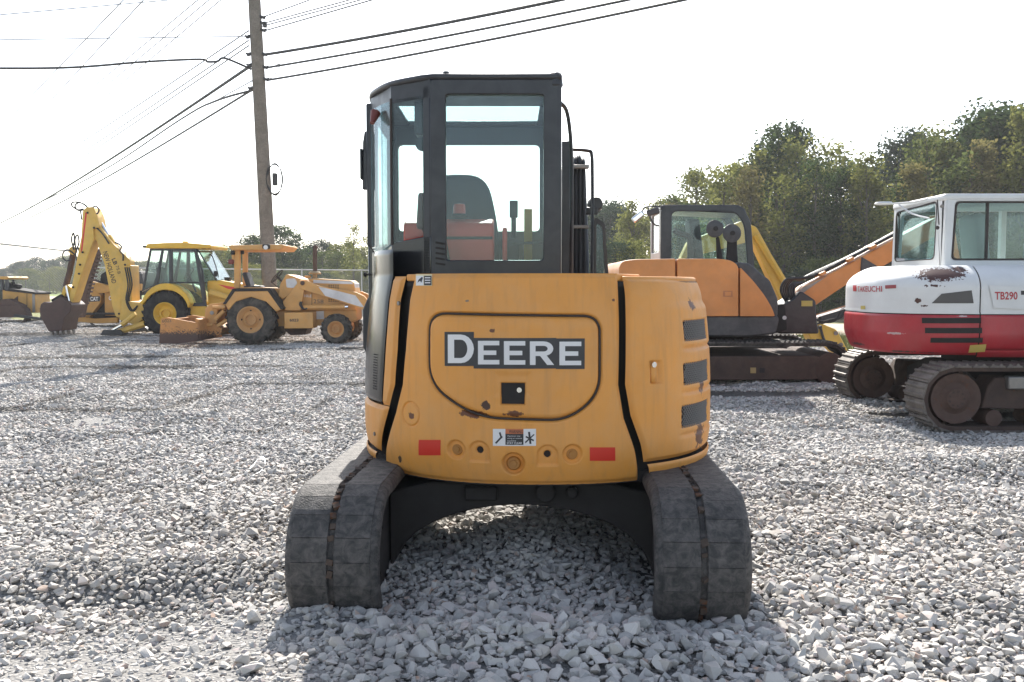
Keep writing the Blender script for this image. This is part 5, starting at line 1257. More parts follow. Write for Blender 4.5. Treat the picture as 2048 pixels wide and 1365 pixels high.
for (px, py) in ((1640, 548), (1695, 520), (1740, 495)): oex.part('hose_clamp', MB().obox(at(px, py, 14.1), (0.10, 0.3, 0.05), (0, -0.45, 0)), M_OEX, boom, bevel=0.01)
TB(oex, 'cylinder_rod', [(1630, 634), (1770, 592)], 14.1, 0.035, M_CHROME); TB(oex, 'cylinder_barrel', [(1640, 640), (1775, 603)], 14.14, 0.075, M_GREYB)
TB(oex, 'hydraulic_hose', [(1634, 648), (1660, 640), (1682, 635), (1690, 622), (1700, 612)], 13.95, 0.016, M_HOSE); TB(oex, 'hydraulic_hose', [(1632, 640), (1655, 645), (1672, 640), (1680, 625)], 13.95, 0.016, M_HOSE)
PR(oex, 'cylinder_lug', [(1722, 545), (1724, 514), (1764, 538)], 13.95, 14.3, M_GREYB)

# ------------------------------------------------------------------ yellow excavator arm behind it
yb = Thing('yellow_excavator', 'yellow digging arm and tracks of a machine hidden behind the orange excavator', 'excavator', (3.6, 18.0, 0))
M_YB = paint('machine_yellow', (0.66, 0.40, 0.05), 0.45, 0.3, dustcol=(0.45, 0.33, 0.15))
PR(yb, 'boom', rpoly([(1360, 520), (1378, 482), (1490, 440), (1516, 460), (1505, 482), (1392, 512)], 8), 17.4, 17.7, M_YB, bevel=.02)
PR(yb, 'arm', rpoly([(1490, 450), (1512, 452), (1588, 590), (1640, 660), (1622, 672), (1560, 600)], 8), 17.35, 17.65, M_YB, bevel=.02)
PR(yb, 'bucket_link', rpoly([(1614, 662), (1640, 646), (1674, 660), (1690, 690), (1702, 714), (1690, 722), (1668, 704), (1655, 690), (1625, 686)], 6), 17.2, 17.6, M_YB, bevel=.02)
for (px, py) in ((1672, 667), (1682, 690), (1640, 655)): yb.part('pin', MB().cyl(at(px, py, 17.19), at(px, py, 17.16), 0.04, n=10), M_STEEL)
TB(yb, 'hydraulic_hose', [(1640, 652), (1648, 680), (1662, 700), (1680, 704)], 17.15, 0.025, M_HOSE)
TB(yb, 'arm_cylinder', [(1512, 470), (1575, 575)], 17.3, 0.06, M_YB); TB(yb, 'cylinder_rod', [(1500, 485), (1560, 585)], 17.9, 0.03, M_CHROME)
PR(yb, 'body', [(1300, 660), (1300, 545), (1450, 530), (1480, 580), (1480, 660)], 17.3, 19.0, M_YB)
track(yb, 2.2, at(1552, 690, 17.4)[0], 17.0, 17.4, -0.05, 0.42, M_RUBBER, 36, M_TRACK); track(yb, 2.2, at(1552, 690, 17.4)[0], 18.5, 18.9, -0.05, 0.42, M_RUBBER, 36, M_TRACK)
PR(yb, 'blade_arm', [(1545, 690), (1555, 680), (1580, 676), (1588, 690)], 17.1, 17.3, M_INNER)

# ------------------------------------------------------------------ red and white excavator
TXC, TYC = 5.52, 10.86
tex = Thing('red_white_excavator', 'scraped red and white excavator with steel tracks at the right edge', 'excavator', (TXC, TYC, 0))
TA, TBb, TN = 1.60, 1.10, 3.0
t_th = np.linspace(-np.pi, np.pi, 1601)                   # 0 = tail (-x), + towards the camera side (-y)
t_x = -TA*np.sign(np.cos(t_th))*np.abs(np.cos(t_th))**(2/TN); t_y = -TBb*np.sign(np.sin(t_th))*np.abs(np.sin(t_th))**(2/TN)
t_u = np.concatenate([[0], np.cumsum(np.hypot(np.diff(t_x), np.diff(t_y)))]); t_u -= np.interp(0, t_th, t_u)
def tins(z):
    z = np.asarray(z, float)
    return 0.30*np.clip((z-1.40)/0.27, 0, 1)**2.4 + 0.10*np.clip((0.95-z)/0.25, 0, 1)**1.6 + 0.012*np.clip((z-1.15)*40, 0, 1)
def tsurf(u, z, off=0.0):
    x, y = np.interp(u, t_u, t_x), np.interp(u, t_u, t_y); tx, ty = np.gradient(t_x, t_u), np.gradient(t_y, t_u)
    a, b = np.interp(u, t_u, tx), np.interp(u, t_u, ty); l = np.hypot(a, b)+1e-9; nx, ny = b/l, -a/l
    s_ = np.sign(nx*x + ny*y); nx, ny = nx*s_, ny*s_
    k = np.asarray(off) - tins(z); return np.stack([TXC+x+nx*k, TYC+y+ny*k, np.asarray(z)*np.ones_like(x)], -1)
def thit(px, py):
    rx, ry, rz = ray(px, py); t = 8.0
    while t < 13:
        z = CAM_H+rz*t; i_ = float(tins(z)); x, y = rx*t-TXC, ry*t-TYC
        if abs(x/(TA-i_))**TN + abs(y/(TBb-i_))**TN <= 1: break
        t += 0.003
    th = math.atan2(math.copysign(abs(y/(TBb-i_))**(TN/2), -y), math.copysign(abs(x/(TA-i_))**(TN/2), -x))
    return float(np.interp(th, t_th, t_u)), CAM_H+rz*t
def ton(u, z, o=0.0): return tuple(tsurf(np.array([u]), np.array([z]), o)[0])
us_ = thit(1962, 600)[0]; uE = float(np.interp(math.pi*0.95, t_th, t_u)); uS = -float(np.interp(math.pi*0.62, t_th, t_u))
def tsp(px, py, r, th, col=(0.07, 0.025, 0.018)):
    p = Vector(ton(*thit(px, py))) - tex.o; return (tuple(p), r, col, th)
M_TW = paint('worn_white', (0.66, 0.66, 0.65), 0.35, 0.2, dustcol=(0.5, 0.48, 0.45), bump=0.03, vary=0.05, spots=[tsp(1888, 549, (0.26, 0.3, 0.085), 0.82), tsp(1930, 540, (0.10, 0.2, 0.05), 0.7), tsp(1836, 602, (0.03, 0.1, 0.035), 0.85), tsp(1870, 572, (0.16, 0.2, 0.03), 0.35), tsp(1850, 612, (0.05, 0.1, 0.02), 0.6)])
M_TR = paint('worn_red', (0.40, 0.022, 0.032), 0.33, 0.3, 0.02, dustcol=(0.34, 0.10, 0.10), bump=0.03, spots=[tsp(1715, 688, (0.25, 0.4, 0.03), 0.42, (0.06, 0.03, 0.025)), tsp(1800, 703, (0.4, 0.3, 0.022), 0.38, (0.07, 0.03, 0.025)), tsp(1790, 667, (0.14, 0.2, 0.02), 0.5, (0.45, 0.33, 0.32)), tsp(1860, 706, (0.3, 0.2, 0.015), 0.35, (0.10, 0.03, 0.03)), tsp(1925, 633, (0.1, 0.2, 0.012), 0.5, (0.5, 0.4, 0.4))])
def twall(name, ua, ub, z0, z1, mat, disp=None, nu=110, nz=40, rad=0.012):
    u = np.linspace(ua, ub, nu)[:, None]; z = np.linspace(z0, z1, nz)[None]; U, Z_ = np.broadcast_arrays(u, z)
    e = np.minimum(np.minimum(U-ua, ub-U), np.minimum(Z_-z0, z1-Z_)); o = -rad*(1-sm(e, 0, 0.02))
    if disp: o = o + disp(U, Z_)
    return tex.part(name, MB().grid(tsurf(U, Z_, o).tolist()), mat, ang=180, recalc=False)
zm = 1.145
tw = twall('counterweight_cover', uS, us_-0.006, zm+0.005, 1.66, M_TW, nu=150); tr_ = twall('counterweight', uS, us_-0.006, 0.72, zm-0.005, M_TR, nu=150)
tw2 = twall('side_door', us_+0.006, uE, zm+0.005, 1.66, M_TW); twall('side_skirt', us_+0.006, uE, 0.78, zm-0.005, M_TR); twall('sill', us_+0.006, uE, 0.70, 0.775, M_TR, rad=0.006, nz=10)
ring_ = [tuple(p[:2]) for p in tsurf(np.linspace(uS, uE, 90), np.full(90, 1.655), -0.004)]
tex.part('top_deck', MB().prism(ring_, 1.60, 1.652, 'z'), M_TW, bevel=0.01)
tex.part('inner_body', MB().prism([tuple(p[:2]) for p in tsurf(np.linspace(uS, uE, 90), np.full(90, 1.0), -0.16)], 0.74, 1.40, 'z'), M_INNER)
def tpatch(name, pts, mat, o=0.003, parent=None, n=7):
    a = np.array([thit(*p) for p in pts]); g = [[ton(*((a[0]*(1-s_)+a[1]*s_)*(1-q)+(a[3]*(1-s_)+a[2]*s_)*q), o) for q in np.linspace(0, 1, 5)] for s_ in np.linspace(0, 1, n)]
    return tex.part(name, MB().grid(g), mat, parent, recalc=False)
for (xa_, xb_, ya_, yb_) in ((1844, 1962, 636, 647), (1850, 1964, 656, 667), (1862, 1966, 676, 686)):
    tpatch('vent_slot', [(xa_, ya_), (xb_, ya_), (xb_, yb_), (xa_, yb_)], M_INNER, 0.004, tr_)
tpatch('mesh_window', [(1884, 588), (1944, 581), (1948, 607), (1864, 607)], plain('dark_mesh', (0.09, 0.085, 0.08), 0.6), 0.004, tw)
tpatch('rear_reflector', [(1771, 571), (1793, 570), (1793, 577), (1771, 578)], plain('dull_red', (0.30, 0.05, 0.05), 0.4), 0.004, tw)
tpatch('sticker', [(1942, 691), (1974, 689), (1973, 704), (1941, 706)], paint('sticker_yellow', (0.55, 0.42, 0.10)), 0.004, tr_)
tpatch('sticker', [(1722, 612), (1731, 612), (1731, 619), (1722, 619)], paint('sticker_yellow', (0.55, 0.42, 0.10)), 0.004, tw)
pl_ = tpatch('model_plate', [(1978, 571), (2062, 576), (2062, 620), (1987, 616)], M_TW, 0.012, tw2)
def ttext(s, px0, py0, px1, py1, mat, o, parent, bold=0.0):
    v, f = text2d(s, bold); a = np.array([thit(px0, py1), thit(px1, py1), thit(px0, py0)])
    return tex.part('lettering', MB().add([ton(*(a[0]+(a[1]-a[0])*i+(a[2]-a[0])*j), o) for i, j in v], f), mat, parent, smooth=False, recalc=False)
M_TRED = plain('print_red', (0.42, 0.03, 0.04), 0.4)
ttext('TAKEUCHI', 1716, 573, 1765, 584, M_TRED, 0.004, tw, 0.012); tpatch('emblem', [(1707, 571), (1714, 571), (1714, 583), (1707, 583)], M_TRED, 0.004, tw)
ttext('TB290', 1989, 584, 2034, 600, M_TRED, 0.0145, tw2, 0.02); tpatch('plate_dot', [(2041, 582), (2052, 582), (2052, 590), (2041, 590)], M_DECALK, 0.0145, tw2)
# cab
X0, Y0_, Y1_, X1_ = 4.80, 10.60, 12.05, 6.75; zR = 2.45; zB2 = 1.62
so = rpoly([(X0, zB2), (X0+.02, zR), (X1_, zR), (X1_, zB2)], .05, 4); si = rpoly([(X0+.09, 1.73), (X0+.12, 2.375), (X1_-.1, 2.375), (X1_-.1, 1.73)], .05, 4)
cf_ = tex.part('cab_frame', MB().ring(so, si, Y0_, Y0_+.08), M_TW, bevel=.02, seg=3); tex.part('cab_frame', MB().ring(so, si, Y1_-.06, Y1_), M_TW)
si2 = rpoly([(X0+.105, 1.745), (X0+.135, 2.36), (X1_-.115, 2.36), (X1_-.115, 1.745)], .05, 4)
tex.part('window_seal', MB().ring(si, si2, Y0_-.004, Y0_+.05), M_SEAL, cf_); tex.part('side_window', MB().prism(si2, Y0_+.02, Y0_+.026), M_GLASS, cf_); tex.part('side_window', MB().prism(si2, Y1_-.03, Y1_-.024), M_GLASS, cf_)
tex.part('window_bar', MB().box(at(1976, 450, Y0_)[0]-.012, at(1976, 450, Y0_)[0]+.012, Y0_+.01, Y0_+.045, 1.74, 2.37), M_SEAL, cf_)
ro = rpoly([(Y0_+.08, zB2), (Y1_-.06, zB2), (Y1_-.06, zR-.01), (Y0_+.08, zR-.01)], .02, 4); ri2 = rpoly([(Y0_+.24, 1.74), (Y1_-.08, 1.74), (Y1_-.10, 2.36), (Y0_+.20, 2.40)], .08, 5)
rf_ = tex.part('rear_frame', MB().ring(ro, ri2, X0+.004, X0+.07, 'x'), M_TW, bevel=.015); ri3 = [( (a-11.3)*.975+11.3, (b-2.06)*.965+2.06) for a, b in ri2]
tex.part('window_seal', MB().ring(ri2, ri3, X0-.002, X0+.05, 'x'), M_SEAL, rf_); tex.part('rear_window', MB().prism(ri3, X0+.02, X0+.026, 'x'), glass('rear_glass', (0.62, 0.78, 0.80), 1.6, 0.1), rf_)
tex.part('roof', MB().prism(rpoly([(X0-.01, Y0_-.01), (X1_+.02, Y0_-.01), (X1_+.02, Y1_+.01), (X0-.01, Y1_+.01)], .06, 4), zR-.06, zR+.012, 'z'), M_TW, bevel=.025, seg=3)
M_SEATG = plain('pale_seat', (0.28, 0.33, 0.32), 0.6)
tex.part('operator_seat', MB().obox((5.45, 11.25, 1.95), (0.14, 0.5, 0.66), (0, -.12, 0)).obox((5.7, 11.25, 1.62), (0.55, 0.5, 0.15)), M_SEATG, bevel=.06); tex.part('console', MB().box(5.85, 6.2, 10.75, 10.95, 1.5, 1.95), M_SEATG, bevel=.04); tex.part('front_post', MB().box(6.1, 6.16, 11.9, 11.98, 1.62, 2.4), M_TW)
tex.part('headliner', MB().box(X0+.08, X1_-.05, Y0_+.09, Y1_-.07, zR-.075, zR-.062), M_SEATG)
a = Vector(at(1767, 408, 11.3)); tex.part('oval_mirror', MB().lathe([(0, -.012), (.09, -.01), (.105, 0), (.09, .02), (0, .028)], a, 'z', 26), M_TW)
TB(tex, 'mirror_arm', [(1785, 408, 11.3), (1830, 404, 11.0), (1855, 398, 10.75)], 11, .012, M_TW); TB(tex, 'mirror_arm', [(1798, 410, 11.2), (1825, 428, 10.95), (1858, 437, 10.62)], 11, .010, M_TW)
tex.part('antenna', MB().cyl(at(1875, 400, 10.56), at(1878, 450, 10.56), .006, n=6).cyl(at(1875, 456, 10.59), at(1875, 456, 10.56), .022, n=10), M_SEAL); tex.part('cab_bolt', MB().cyl(at(1884, 413, 10.6), at(1884, 413, 10.585), .022, n=10), M_STEEL)
# undercarriage
TX0, TX1 = 4.14, 7.0
M_SHOE = paint('track_shoe_steel', (0.10, 0.085, 0.075), 0.5, 0.75, 0.3, 0.3, dustcol=(0.26, 0.23, 0.20))
for (ya_, yb_) in ((9.52, 9.97), (11.72, 12.17)):
    track(tex, TX0, TX1, ya_, yb_, -0.04, 0.64, M_MUD, 38, M_SHOE, 'steel_track')
    for xx in (TX0+.36, TX1-.36): tex.part('idler', MB().lathe([(0, -.02), (.10, -.02), (.115, .0), (.16, .02), (.20, .0), (.255, .0), (.255, yb_-ya_-.1), (0, yb_-ya_-.1)], (xx, ya_+.06, .30), 'y', 32), M_RUSTST)
    for xx in (TX0+.36, TX1-.36):
        bm9 = MB()
        for k in range(9): a9 = k*2*math.pi/9; bm9.cyl((xx+.075*math.cos(a9), ya_+.045, .30+.075*math.sin(a9)), (xx+.075*math.cos(a9), ya_+.03, .30+.075*math.sin(a9)), .012, n=6)
        for k in range(21): a9 = k*2*math.pi/21; bm9.obox((xx+.262*math.cos(a9), (ya_+yb_)/2, .30+.262*math.sin(a9)), (.05, .08, .045), (0, -a9, 0))
        tex.part('sprocket_teeth', bm9, M_MUD)['kind'] = 'stuff'
    tex.part('track_frame', MB().prism([(TX0+.62, .20), (TX1-.6, .16), (TX1-.6, .46), (TX0+.75, .52), (TX0+.68, .42)], ya_+.05, yb_-.05), M_MUD, bevel=.02)
    for k in range(4): tex.part('roller', MB().cyl((TX0+.75+k*.45, ya_+.06, .10), (TX0+.75+k*.45, yb_-.06, .10), .085, n=16), M_RUSTST)
tex.part('step', MB().box(TX0+.85, TX0+2.0, 9.50, 9.62, .40, .53), M_STEEL, bevel=.015)
tex.part('car_body', MB().prism([(9.97, .25), (11.72, .25), (11.72, .45), (11.2, .60), (10.4, .60), (9.97, .45)], TX0+.75, TX1-.6, 'x').cyl((TXC, TYC, .58), (TXC, TYC, .73), .55, n=40), M_INNER)
tex.part('blade', MB().box(TX1+.35, TX1+.40, 9.5, 12.2, .0, .5), M_INNER, bevel=.01)
tex.part('boom', MB().prism([(7.0, 1.0), (7.3, .9), (8.2, 2.3), (9.8, 2.6), (9.8, 2.9), (8.0, 2.75)], TYC+.0, TYC+.3), M_TR, bevel=.02)
# ------------------------------------------------------------------ yellow backhoe with raised digging arm
nh = Thing('backhoe_loader', 'bright yellow backhoe with closed cab and folded digging arm, left of the pole', 'backhoe', (at(328, 630, 27)[0], 28.0, 0))
M_NH = paint('backhoe_yellow', (0.74, 0.44, 0.035), 0.38, 0.15, dustcol=(0.5, 0.38, 0.15), bump=0.03)
M_NHA = paint('arm_yellow', (0.70, 0.43, 0.075), 0.45, 0.25, 0.02, dustcol=(0.5, 0.4, 0.22), bump=0.05)
M_BUCK = paint('bucket_brown', (0.062, 0.034, 0.028), 0.6, 0.3, 0.2, dustcol=(0.11, 0.06, 0.05))
wheel(nh, 329, 628, 27.0, 0.645, 0.33, 0.45, M_NH, 22, 8); wheel(nh, 329, 628, 27.0, 0.645, 0.33, 0.45, M_NH, 22, 8, dd=28.6)
wheel(nh, 462, 648, 27.1, 0.42, 0.22, 0.33, M_NH, 18, 6); wheel(nh, 462, 648, 27.1, 0.42, 0.22, 0.33, M_NH, 18, 6, dd=28.6)
arc_o = [(278, 606)] + [(331 + 51*math.cos(a), 621 - 54*math.sin(a)) for a in np.linspace(2.75, 0.25, 14)]; arc_i = [(331 + 45*math.cos(a), 623 - 43*math.sin(a)) for a in np.linspace(0.15, 2.6, 14)] + [(284, 610)]
PR(nh, 'fender', arc_o + arc_i, 26.98, 27.5, M_NH, bevel=.02); PR(nh, 'fender', arc_o + arc_i, 28.5, 29.05, M_NH, bevel=.02, dm=27.0)
PR(nh, 'roof', rpoly(c4([(1240, 500), (1250, 462), (1420, 452), (1560, 450), (1680, 460), (1800, 470), (1800, 500)]), 2.5), 27.25, 28.85, M_NH, bevel=.04, seg=3)
nh.part('rear_lamp', MB().obox(at(290, 494, 27.4), (.10, .14, .07)), M_GREYB, bevel=.02); nh.part('beacon', MB().obox(at(371, 485, 28), (.14, .14, .06)), M_NH, bevel=.02)
nh.part('front_lamp', MB().obox(at(408, 494, 27.4), (.12, .16, .13)).obox(at(419, 494, 27.4), (.10, .16, .12)), M_GREYB, bevel=.02)
so_ = [(283, 584), (299, 498), (393, 498), (413, 613), (371, 613), (357, 588), (330, 571), (305, 574)]; si_ = [(288, 579), (302, 502), (388, 502), (405, 606), (377, 606), (362, 584), (333, 566), (306, 570)]
for y in (27.3, 28.75):
    cfx = nh.part('cab_frame', MB().ring(XZ(so_, 27.3), XZ(si_, 27.3), y, y+.07), M_CAB, bevel=.008); nh.part('cab_window', MB().prism(XZ(si_, 27.3), y+.02, y+.025), glass('green_glass', (0.70, 0.81, 0.79), 1.2, .06), cfx)
    PR(nh, 'door_pillar', [(338, 502), (345, 502), (346, 570), (338, 568)], y-.003, y+.07, M_CAB, cfx, dm=27.3); PR(nh, 'window_rail', [(344, 564), (398, 564), (398, 567), (344, 567)], y-.003, y+.06, M_CAB, cfx, dm=27.3); PR(nh, 'rear_pillar', [(308, 572), (322, 502), (327, 502), (316, 570)], y-.003, y+.06, M_CAB, cfx, dm=27.3)
ws = XZ([(393, 499), (431, 560), (434, 560), (396, 499)], 27.3); nh.part('windscreen', MB().prism(ws, 27.38, 28.74), glass('green_glass', (0.70, 0.81, 0.79)), bevel=0)
TB(nh, 'windscreen_post', [(391, 499), (404, 540), (411, 600)], 27.32, .035, M_CAB, sm_=False); TB(nh, 'windscreen_post', [(395, 499), (434, 562)], 27.34, .02, M_CAB, sm_=False); TB(nh, 'mirror_arm', [(417, 512), (424, 512), (435, 545), (436, 556)], 27.2, .014, M_INNER)
nh.part('mirror', MB().obox(at(431, 548, 27.2), (.10, .03, .16)), M_INNER, bevel=.01)
nh.part('seat', MB().obox(at(325, 553, 28), (.14, .45, .55), (0, -.25, 0)).obox(at(335, 568, 28), (.45, .45, .12)), M_SEAT, bevel=.04); nh.part('steering_wheel', MB().tube([tuple(Vector(at(378, 548, 28)) + Matrix.Rotation(-.9, 3, 'Y') @ Vector((.2*math.cos(a), .2*math.sin(a), 0))) for a in np.linspace(0, 6.28, 18)[:-1]], .014, 6, True), M_INNER)
TB(nh, 'control_lever', [(300, 590, 27.8), (316, 545, 27.8)], 27.8, .02, M_INNER, sm_=False); TB(nh, 'steering_column', [(378, 548, 28), (392, 585, 28)], 28, .03, M_INNER, sm_=False)
PR(nh, 'chassis', [(262, 612), (300, 606), (380, 613), (560, 613), (560, 650), (270, 650)], 27.6, 28.5, M_NHA); PR(nh, 'lower_panel', [(375, 613), (412, 613), (415, 640), (380, 634)], 27.3, 28.7, M_NH)
hd_ = PR(nh, 'hood', rpoly([(414, 562), (440, 561), (570, 583), (570, 640), (424, 640), (416, 610)], 4), 27.55, 28.45, M_NH, bevel=.03); PT(nh, 'hood_stripe', [(436, 569), (500, 580), (500, 586), (455, 578)], 27.549, M_RED, hd_, .004)
PR(nh, 'air_cleaner', [(447, 555), (460, 555), (458, 563), (450, 563)], 27.9, 28.1, M_INNER); TB(nh, 'loader_arm', [(420, 585), (470, 600), (560, 640)], 27.4, .10, M_NHA, sm_=False)
# digging arm
bo = PR(nh, 'boom', rpoly([(184, 457), (197, 450), (226, 488), (260, 521), (261, 536), (244, 554), (241, 636), (231, 634), (224, 612), (209, 530), (192, 481), (185, 478)], 3), 27.8, 28.15, M_NHA, bevel=.02)
di = PR(nh, 'dipper', rpoly([(165, 422), (172, 415), (186, 414), (195, 434), (199, 455), (186, 458), (188, 478), (162, 553), (150, 591), (142, 613), (134, 610), (143, 574), (162, 474)], 3), 27.72, 28.23, M_NHA, bevel=.02)
PT(nh, 'dipper_stripe', [(171, 424), (174, 428), (165, 500), (161, 506)], 27.72, M_RED, di); TX(nh, 'NEW HOLLAND', (205.5, 505), (224, 568), 9.5, 27.79, M_DECALK, bo, .008); TX(nh, 'LB', (223, 519), (228, 531), 8, 27.79, M_DECALK, bo, .02); TX(nh, '75.B', (231, 533), (236, 549), 6, 27.79, M_DECALK, bo, .0)
for (px, py) in ((188, 456), (250, 530), (175, 426), (146, 575), (160, 530), (238, 628), (165, 505), (158, 548)): nh.part('pin', MB().cyl(at(px, py, 27.71), at(px, py, 27.67), .032, n=10), M_INNER)
TB(nh, 'boom_cylinder', [(217, 472), (249, 522)], 27.98, .085, M_NHA, sm_=False); TB(nh, 'cylinder_rod', [(197, 437), (218, 474)], 27.98, .045, M_CHROME, sm_=False)
TB(nh, 'bucket_cylinder', [(147, 502), (139, 545), (131, 574)], 27.98, .085, M_RUSTST, sm_=False); nh.part('cylinder_head', MB().cyl(at(146, 502, 27.8), at(146, 502, 28.15), .12, n=16), M_NHA)
PR(nh, 'bucket_link', rpoly([(122, 590), (127, 574), (134, 569), (142, 576), (146, 600), (140, 612), (136, 596), (132, 585), (128, 596)], 3), 27.75, 28.2, M_NH, bevel=.015); TB(nh, 'cylinder_rod', [(132, 572), (139, 606)], 27.7, .035, M_CHROME, sm_=False)
bkt = PR(nh, 'bucket', rpoly([(79, 620), (81, 609), (88, 604), (101, 606), (121, 593), (143, 610), (141, 624), (128, 637), (124, 662), (97, 664), (93, 656), (86, 644), (80, 632)], 3), 27.5, 28.45, M_BUCK, bevel=.02)
for k in range(5): PR(nh, 'bucket_tooth', [(98+k*5.4, 660), (102+k*5.4, 660), (103+k*5.4, 671), (101+k*5.4, 671)], 27.55+k*.17, 27.66+k*.17, M_STEEL, bkt, .004, dm=27.5)
PR(nh, 'bucket_ear', rpoly([(101, 600), (122, 588), (146, 613), (140, 630), (118, 622)], 3), 27.7, 28.25, M_INNER)
for pts in ([(176, 416), (162, 406), (146, 405), (144, 412), (156, 420), (166, 418)], [(168, 420), (156, 421), (150, 412), (158, 406), (170, 410), (178, 419)], [(184, 416), (192, 413), (198, 420), (194, 428), (186, 424)], [(163, 440), (162, 428), (160, 419)],
            [(148, 500), (143, 480), (147, 466), (149, 480), (146, 497)], [(152, 500), (150, 480), (155, 470), (158, 485), (152, 505), (153, 520), (158, 524), (160, 512), (156, 495)], [(150, 510), (136, 500), (127, 505), (126, 516), (133, 522), (142, 520)],
            [(186, 418), (178, 430), (180, 445), (192, 455), (205, 468), (218, 488)], [(230, 485), (240, 490), (243, 495), (240, 502), (246, 510), (246, 522)]):
    TB(nh, 'hydraulic_hose', pts, 27.75, .022, M_HOSE)
PR(nh, 'king_post', rpoly([(243, 540), (262, 530), (264, 600), (262, 640), (240, 642)], 3), 27.7, 28.3, M_NHA); PR(nh, 'swing_frame', rpoly([(238, 640), (246, 600), (262, 604), (290, 606), (286, 640), (270, 650)], 3), 27.5, 28.6, M_NHA)
for k in range(3): TB(nh, 'hydraulic_hose', [(250+k*4, 535), (256+k*4, 570), (252+k*3, 600), (262+k*4, 622), (275, 612)], 27.45+.05*k, .022, M_HOSE)
for yy, dmm in ((27.0, 27.0), (28.9, 28.9)):
    PR(nh, 'stabilizer_pad', rpoly([(200, 671), (206, 660), (238, 660), (246, 668), (244, 671)], 2), yy, yy+.4, M_BLACK, dm=27.0); TB(nh, 'stabilizer_leg', [(238, 664, yy+.2), (290, 648, yy+.2)], yy, .09, M_NHA, sm_=False); TB(nh, 'stabilizer_cylinder', [(244, 650, yy+.1), (272, 628, yy+.1)], yy, .075, M_NHA, sm_=False); TB(nh, 'cylinder_rod', [(222, 662, yy+.1), (246, 649, yy+.1)], yy, .045, M_CHROME, sm_=False)

# ------------------------------------------------------------------ faded canopy loader with box blade
ld = Thing('canopy_loader', 'faded yellow loader with open canopy and a rusty rear box blade', 'loader', (at(585, 680, 23.5)[0], 24.3, 0))
M_LD = paint('faded_yellow', (0.62, 0.31, 0.085), 0.55, 0.4, 0.03, dustcol=(0.5, 0.34, 0.17), bump=0.08)
M_LDR = paint('rusted_blade', (0.56, 0.25, 0.07), 0.65, 0.45, 0.42, dustcol=(0.32, 0.17, 0.09), rustcol=(0.12, 0.05, 0.03), bump=0.3, spots=[((at(360, 682, 23)[0]-ld.o.x, -1.3, 0.05), (1.5, 1.5, 0.28), (0.075, 0.04, 0.032), 0.95)])
M_LDW = paint('chalky_white', (0.62, 0.60, 0.60), 0.6, 0.3)
dl = 23.5
M_TYRED = paint('dusty_tyre', (0.035, 0.033, 0.031), 0.9, 1.0, dustcol=(0.17, 0.145, 0.12), bump=0.4, spec=0.2)
M_RIM = paint('rusty_rim', (0.62, 0.33, 0.12), 0.55, 0.5, 0.22, dustcol=(0.45, 0.28, 0.15))
wheel(ld, 499.5, 640, dl, 0.60, 0.335, 0.46, M_RIM, 20, 4, hub=0.36, tyre=M_TYRED); wheel(ld, 499.5, 640, dl, 0.60, 0.335, 0.46, M_RIM, 20, 4, dd=25.0, hub=.36, tyre=M_TYRED)
wheel(ld, 671, 659, dl, 0.365, 0.205, 0.30, M_RIM, 18, 8, tyre=M_TYRED); wheel(ld, 671, 659, dl, 0.365, 0.205, 0.30, M_RIM, 18, 8, dd=25.1, tyre=M_TYRED)
for y0, y1 in ((23.48, 24.0), (24.95, 25.45)):
    PR(ld, 'fender', c5([(672, 665), (745, 545), (1060, 540), (1180, 705), (1125, 730), (1035, 640), (900, 598), (765, 640), (700, 720)]), y0, y1, M_LD, bevel=.02, dm=dl)
    PR(ld, 'fender_trim', c5([(650, 662), (738, 523), (1070, 519), (1192, 702), (1168, 712), (1050, 546), (758, 550), (678, 664)]), y0-.012, y1-.03, M_INNER, bevel=.01, dm=dl)
PR(ld, 'seat_deck', c5([(760, 545), (760, 510), (1000, 515), (1140, 520), (1180, 560), (1180, 720), (1040, 730), (900, 640)]), 23.9, 25.0, M_LD)
for xa_, xb_, yy in ((748, 796, 23.75), (822, 862, 24.95)): PR(ld, 'canopy_post', c5([(xa_, 180), (xb_, 180), (xb_, 520), (xa_, 520)]), yy, yy+.14, M_LD, bevel=.012)
PR(ld, 'canopy', c5([(690, 142), (705, 138), (1180, 130), (1190, 142), (1155, 180), (725, 182)]), 23.62, 25.2, M_LD, bevel=.02)
ld.part('canopy_lamp', MB().obox(at(*c5([(1035, 150)])[0], 23.6), (.18, .12, .12)), M_INNER, bevel=.03); ld.part('lamp_lens', MB().cyl(at(*c5([(1030, 157)])[0], 23.54), at(*c5([(1030, 157)])[0], 23.52), .055, n=14), M_DECALW)
ld.part('work_lamp', MB().obox(at(*c5([(738, 205)])[0], 23.7), (.09, .1, .1)).obox(at(*c5([(815, 200)])[0], 23.9), (.12, .1, .1)), M_INNER, bevel=.02); ld.part('tail_lamp', MB().obox(at(*c5([(722, 285)])[0], 23.7), (.13, .1, .12)), plain('lamp_red_dark', (.18, .03, .025)), bevel=.03); PR(ld, 'lamp_bracket', c5([(725, 215), (748, 215), (748, 270), (728, 270)]), 23.72, 23.8, M_LD)
ld.part('seat', MB().obox(at(*c5([(882, 460)])[0], 24.4), (.12, .45, .48), (0, -.3, 0)).obox(at(*c5([(930, 515)])[0], 24.4), (.45, .45, .10)), M_SEAT, bevel=.04)
cst = Vector(at(*c5([(1130, 415)])[0], 24.35)); ld.part('steering_wheel', MB().tube([tuple(cst + Matrix.Rotation(-.85, 3, 'Y') @ Vector((.21*math.cos(a), .21*math.sin(a), 0))) for a in np.linspace(0, 6.28, 20)[:-1]], .014, 6, True).cyl(cst, cst+Vector((.2, 0, -.2)), .03), M_INNER)
TB(ld, 'control_lever', [c5([(1160, 370)])[0], c5([(1085, 470)])[0], c5([(1150, 520)])[0]], 24.0, .012, M_INNER, sm_=False)
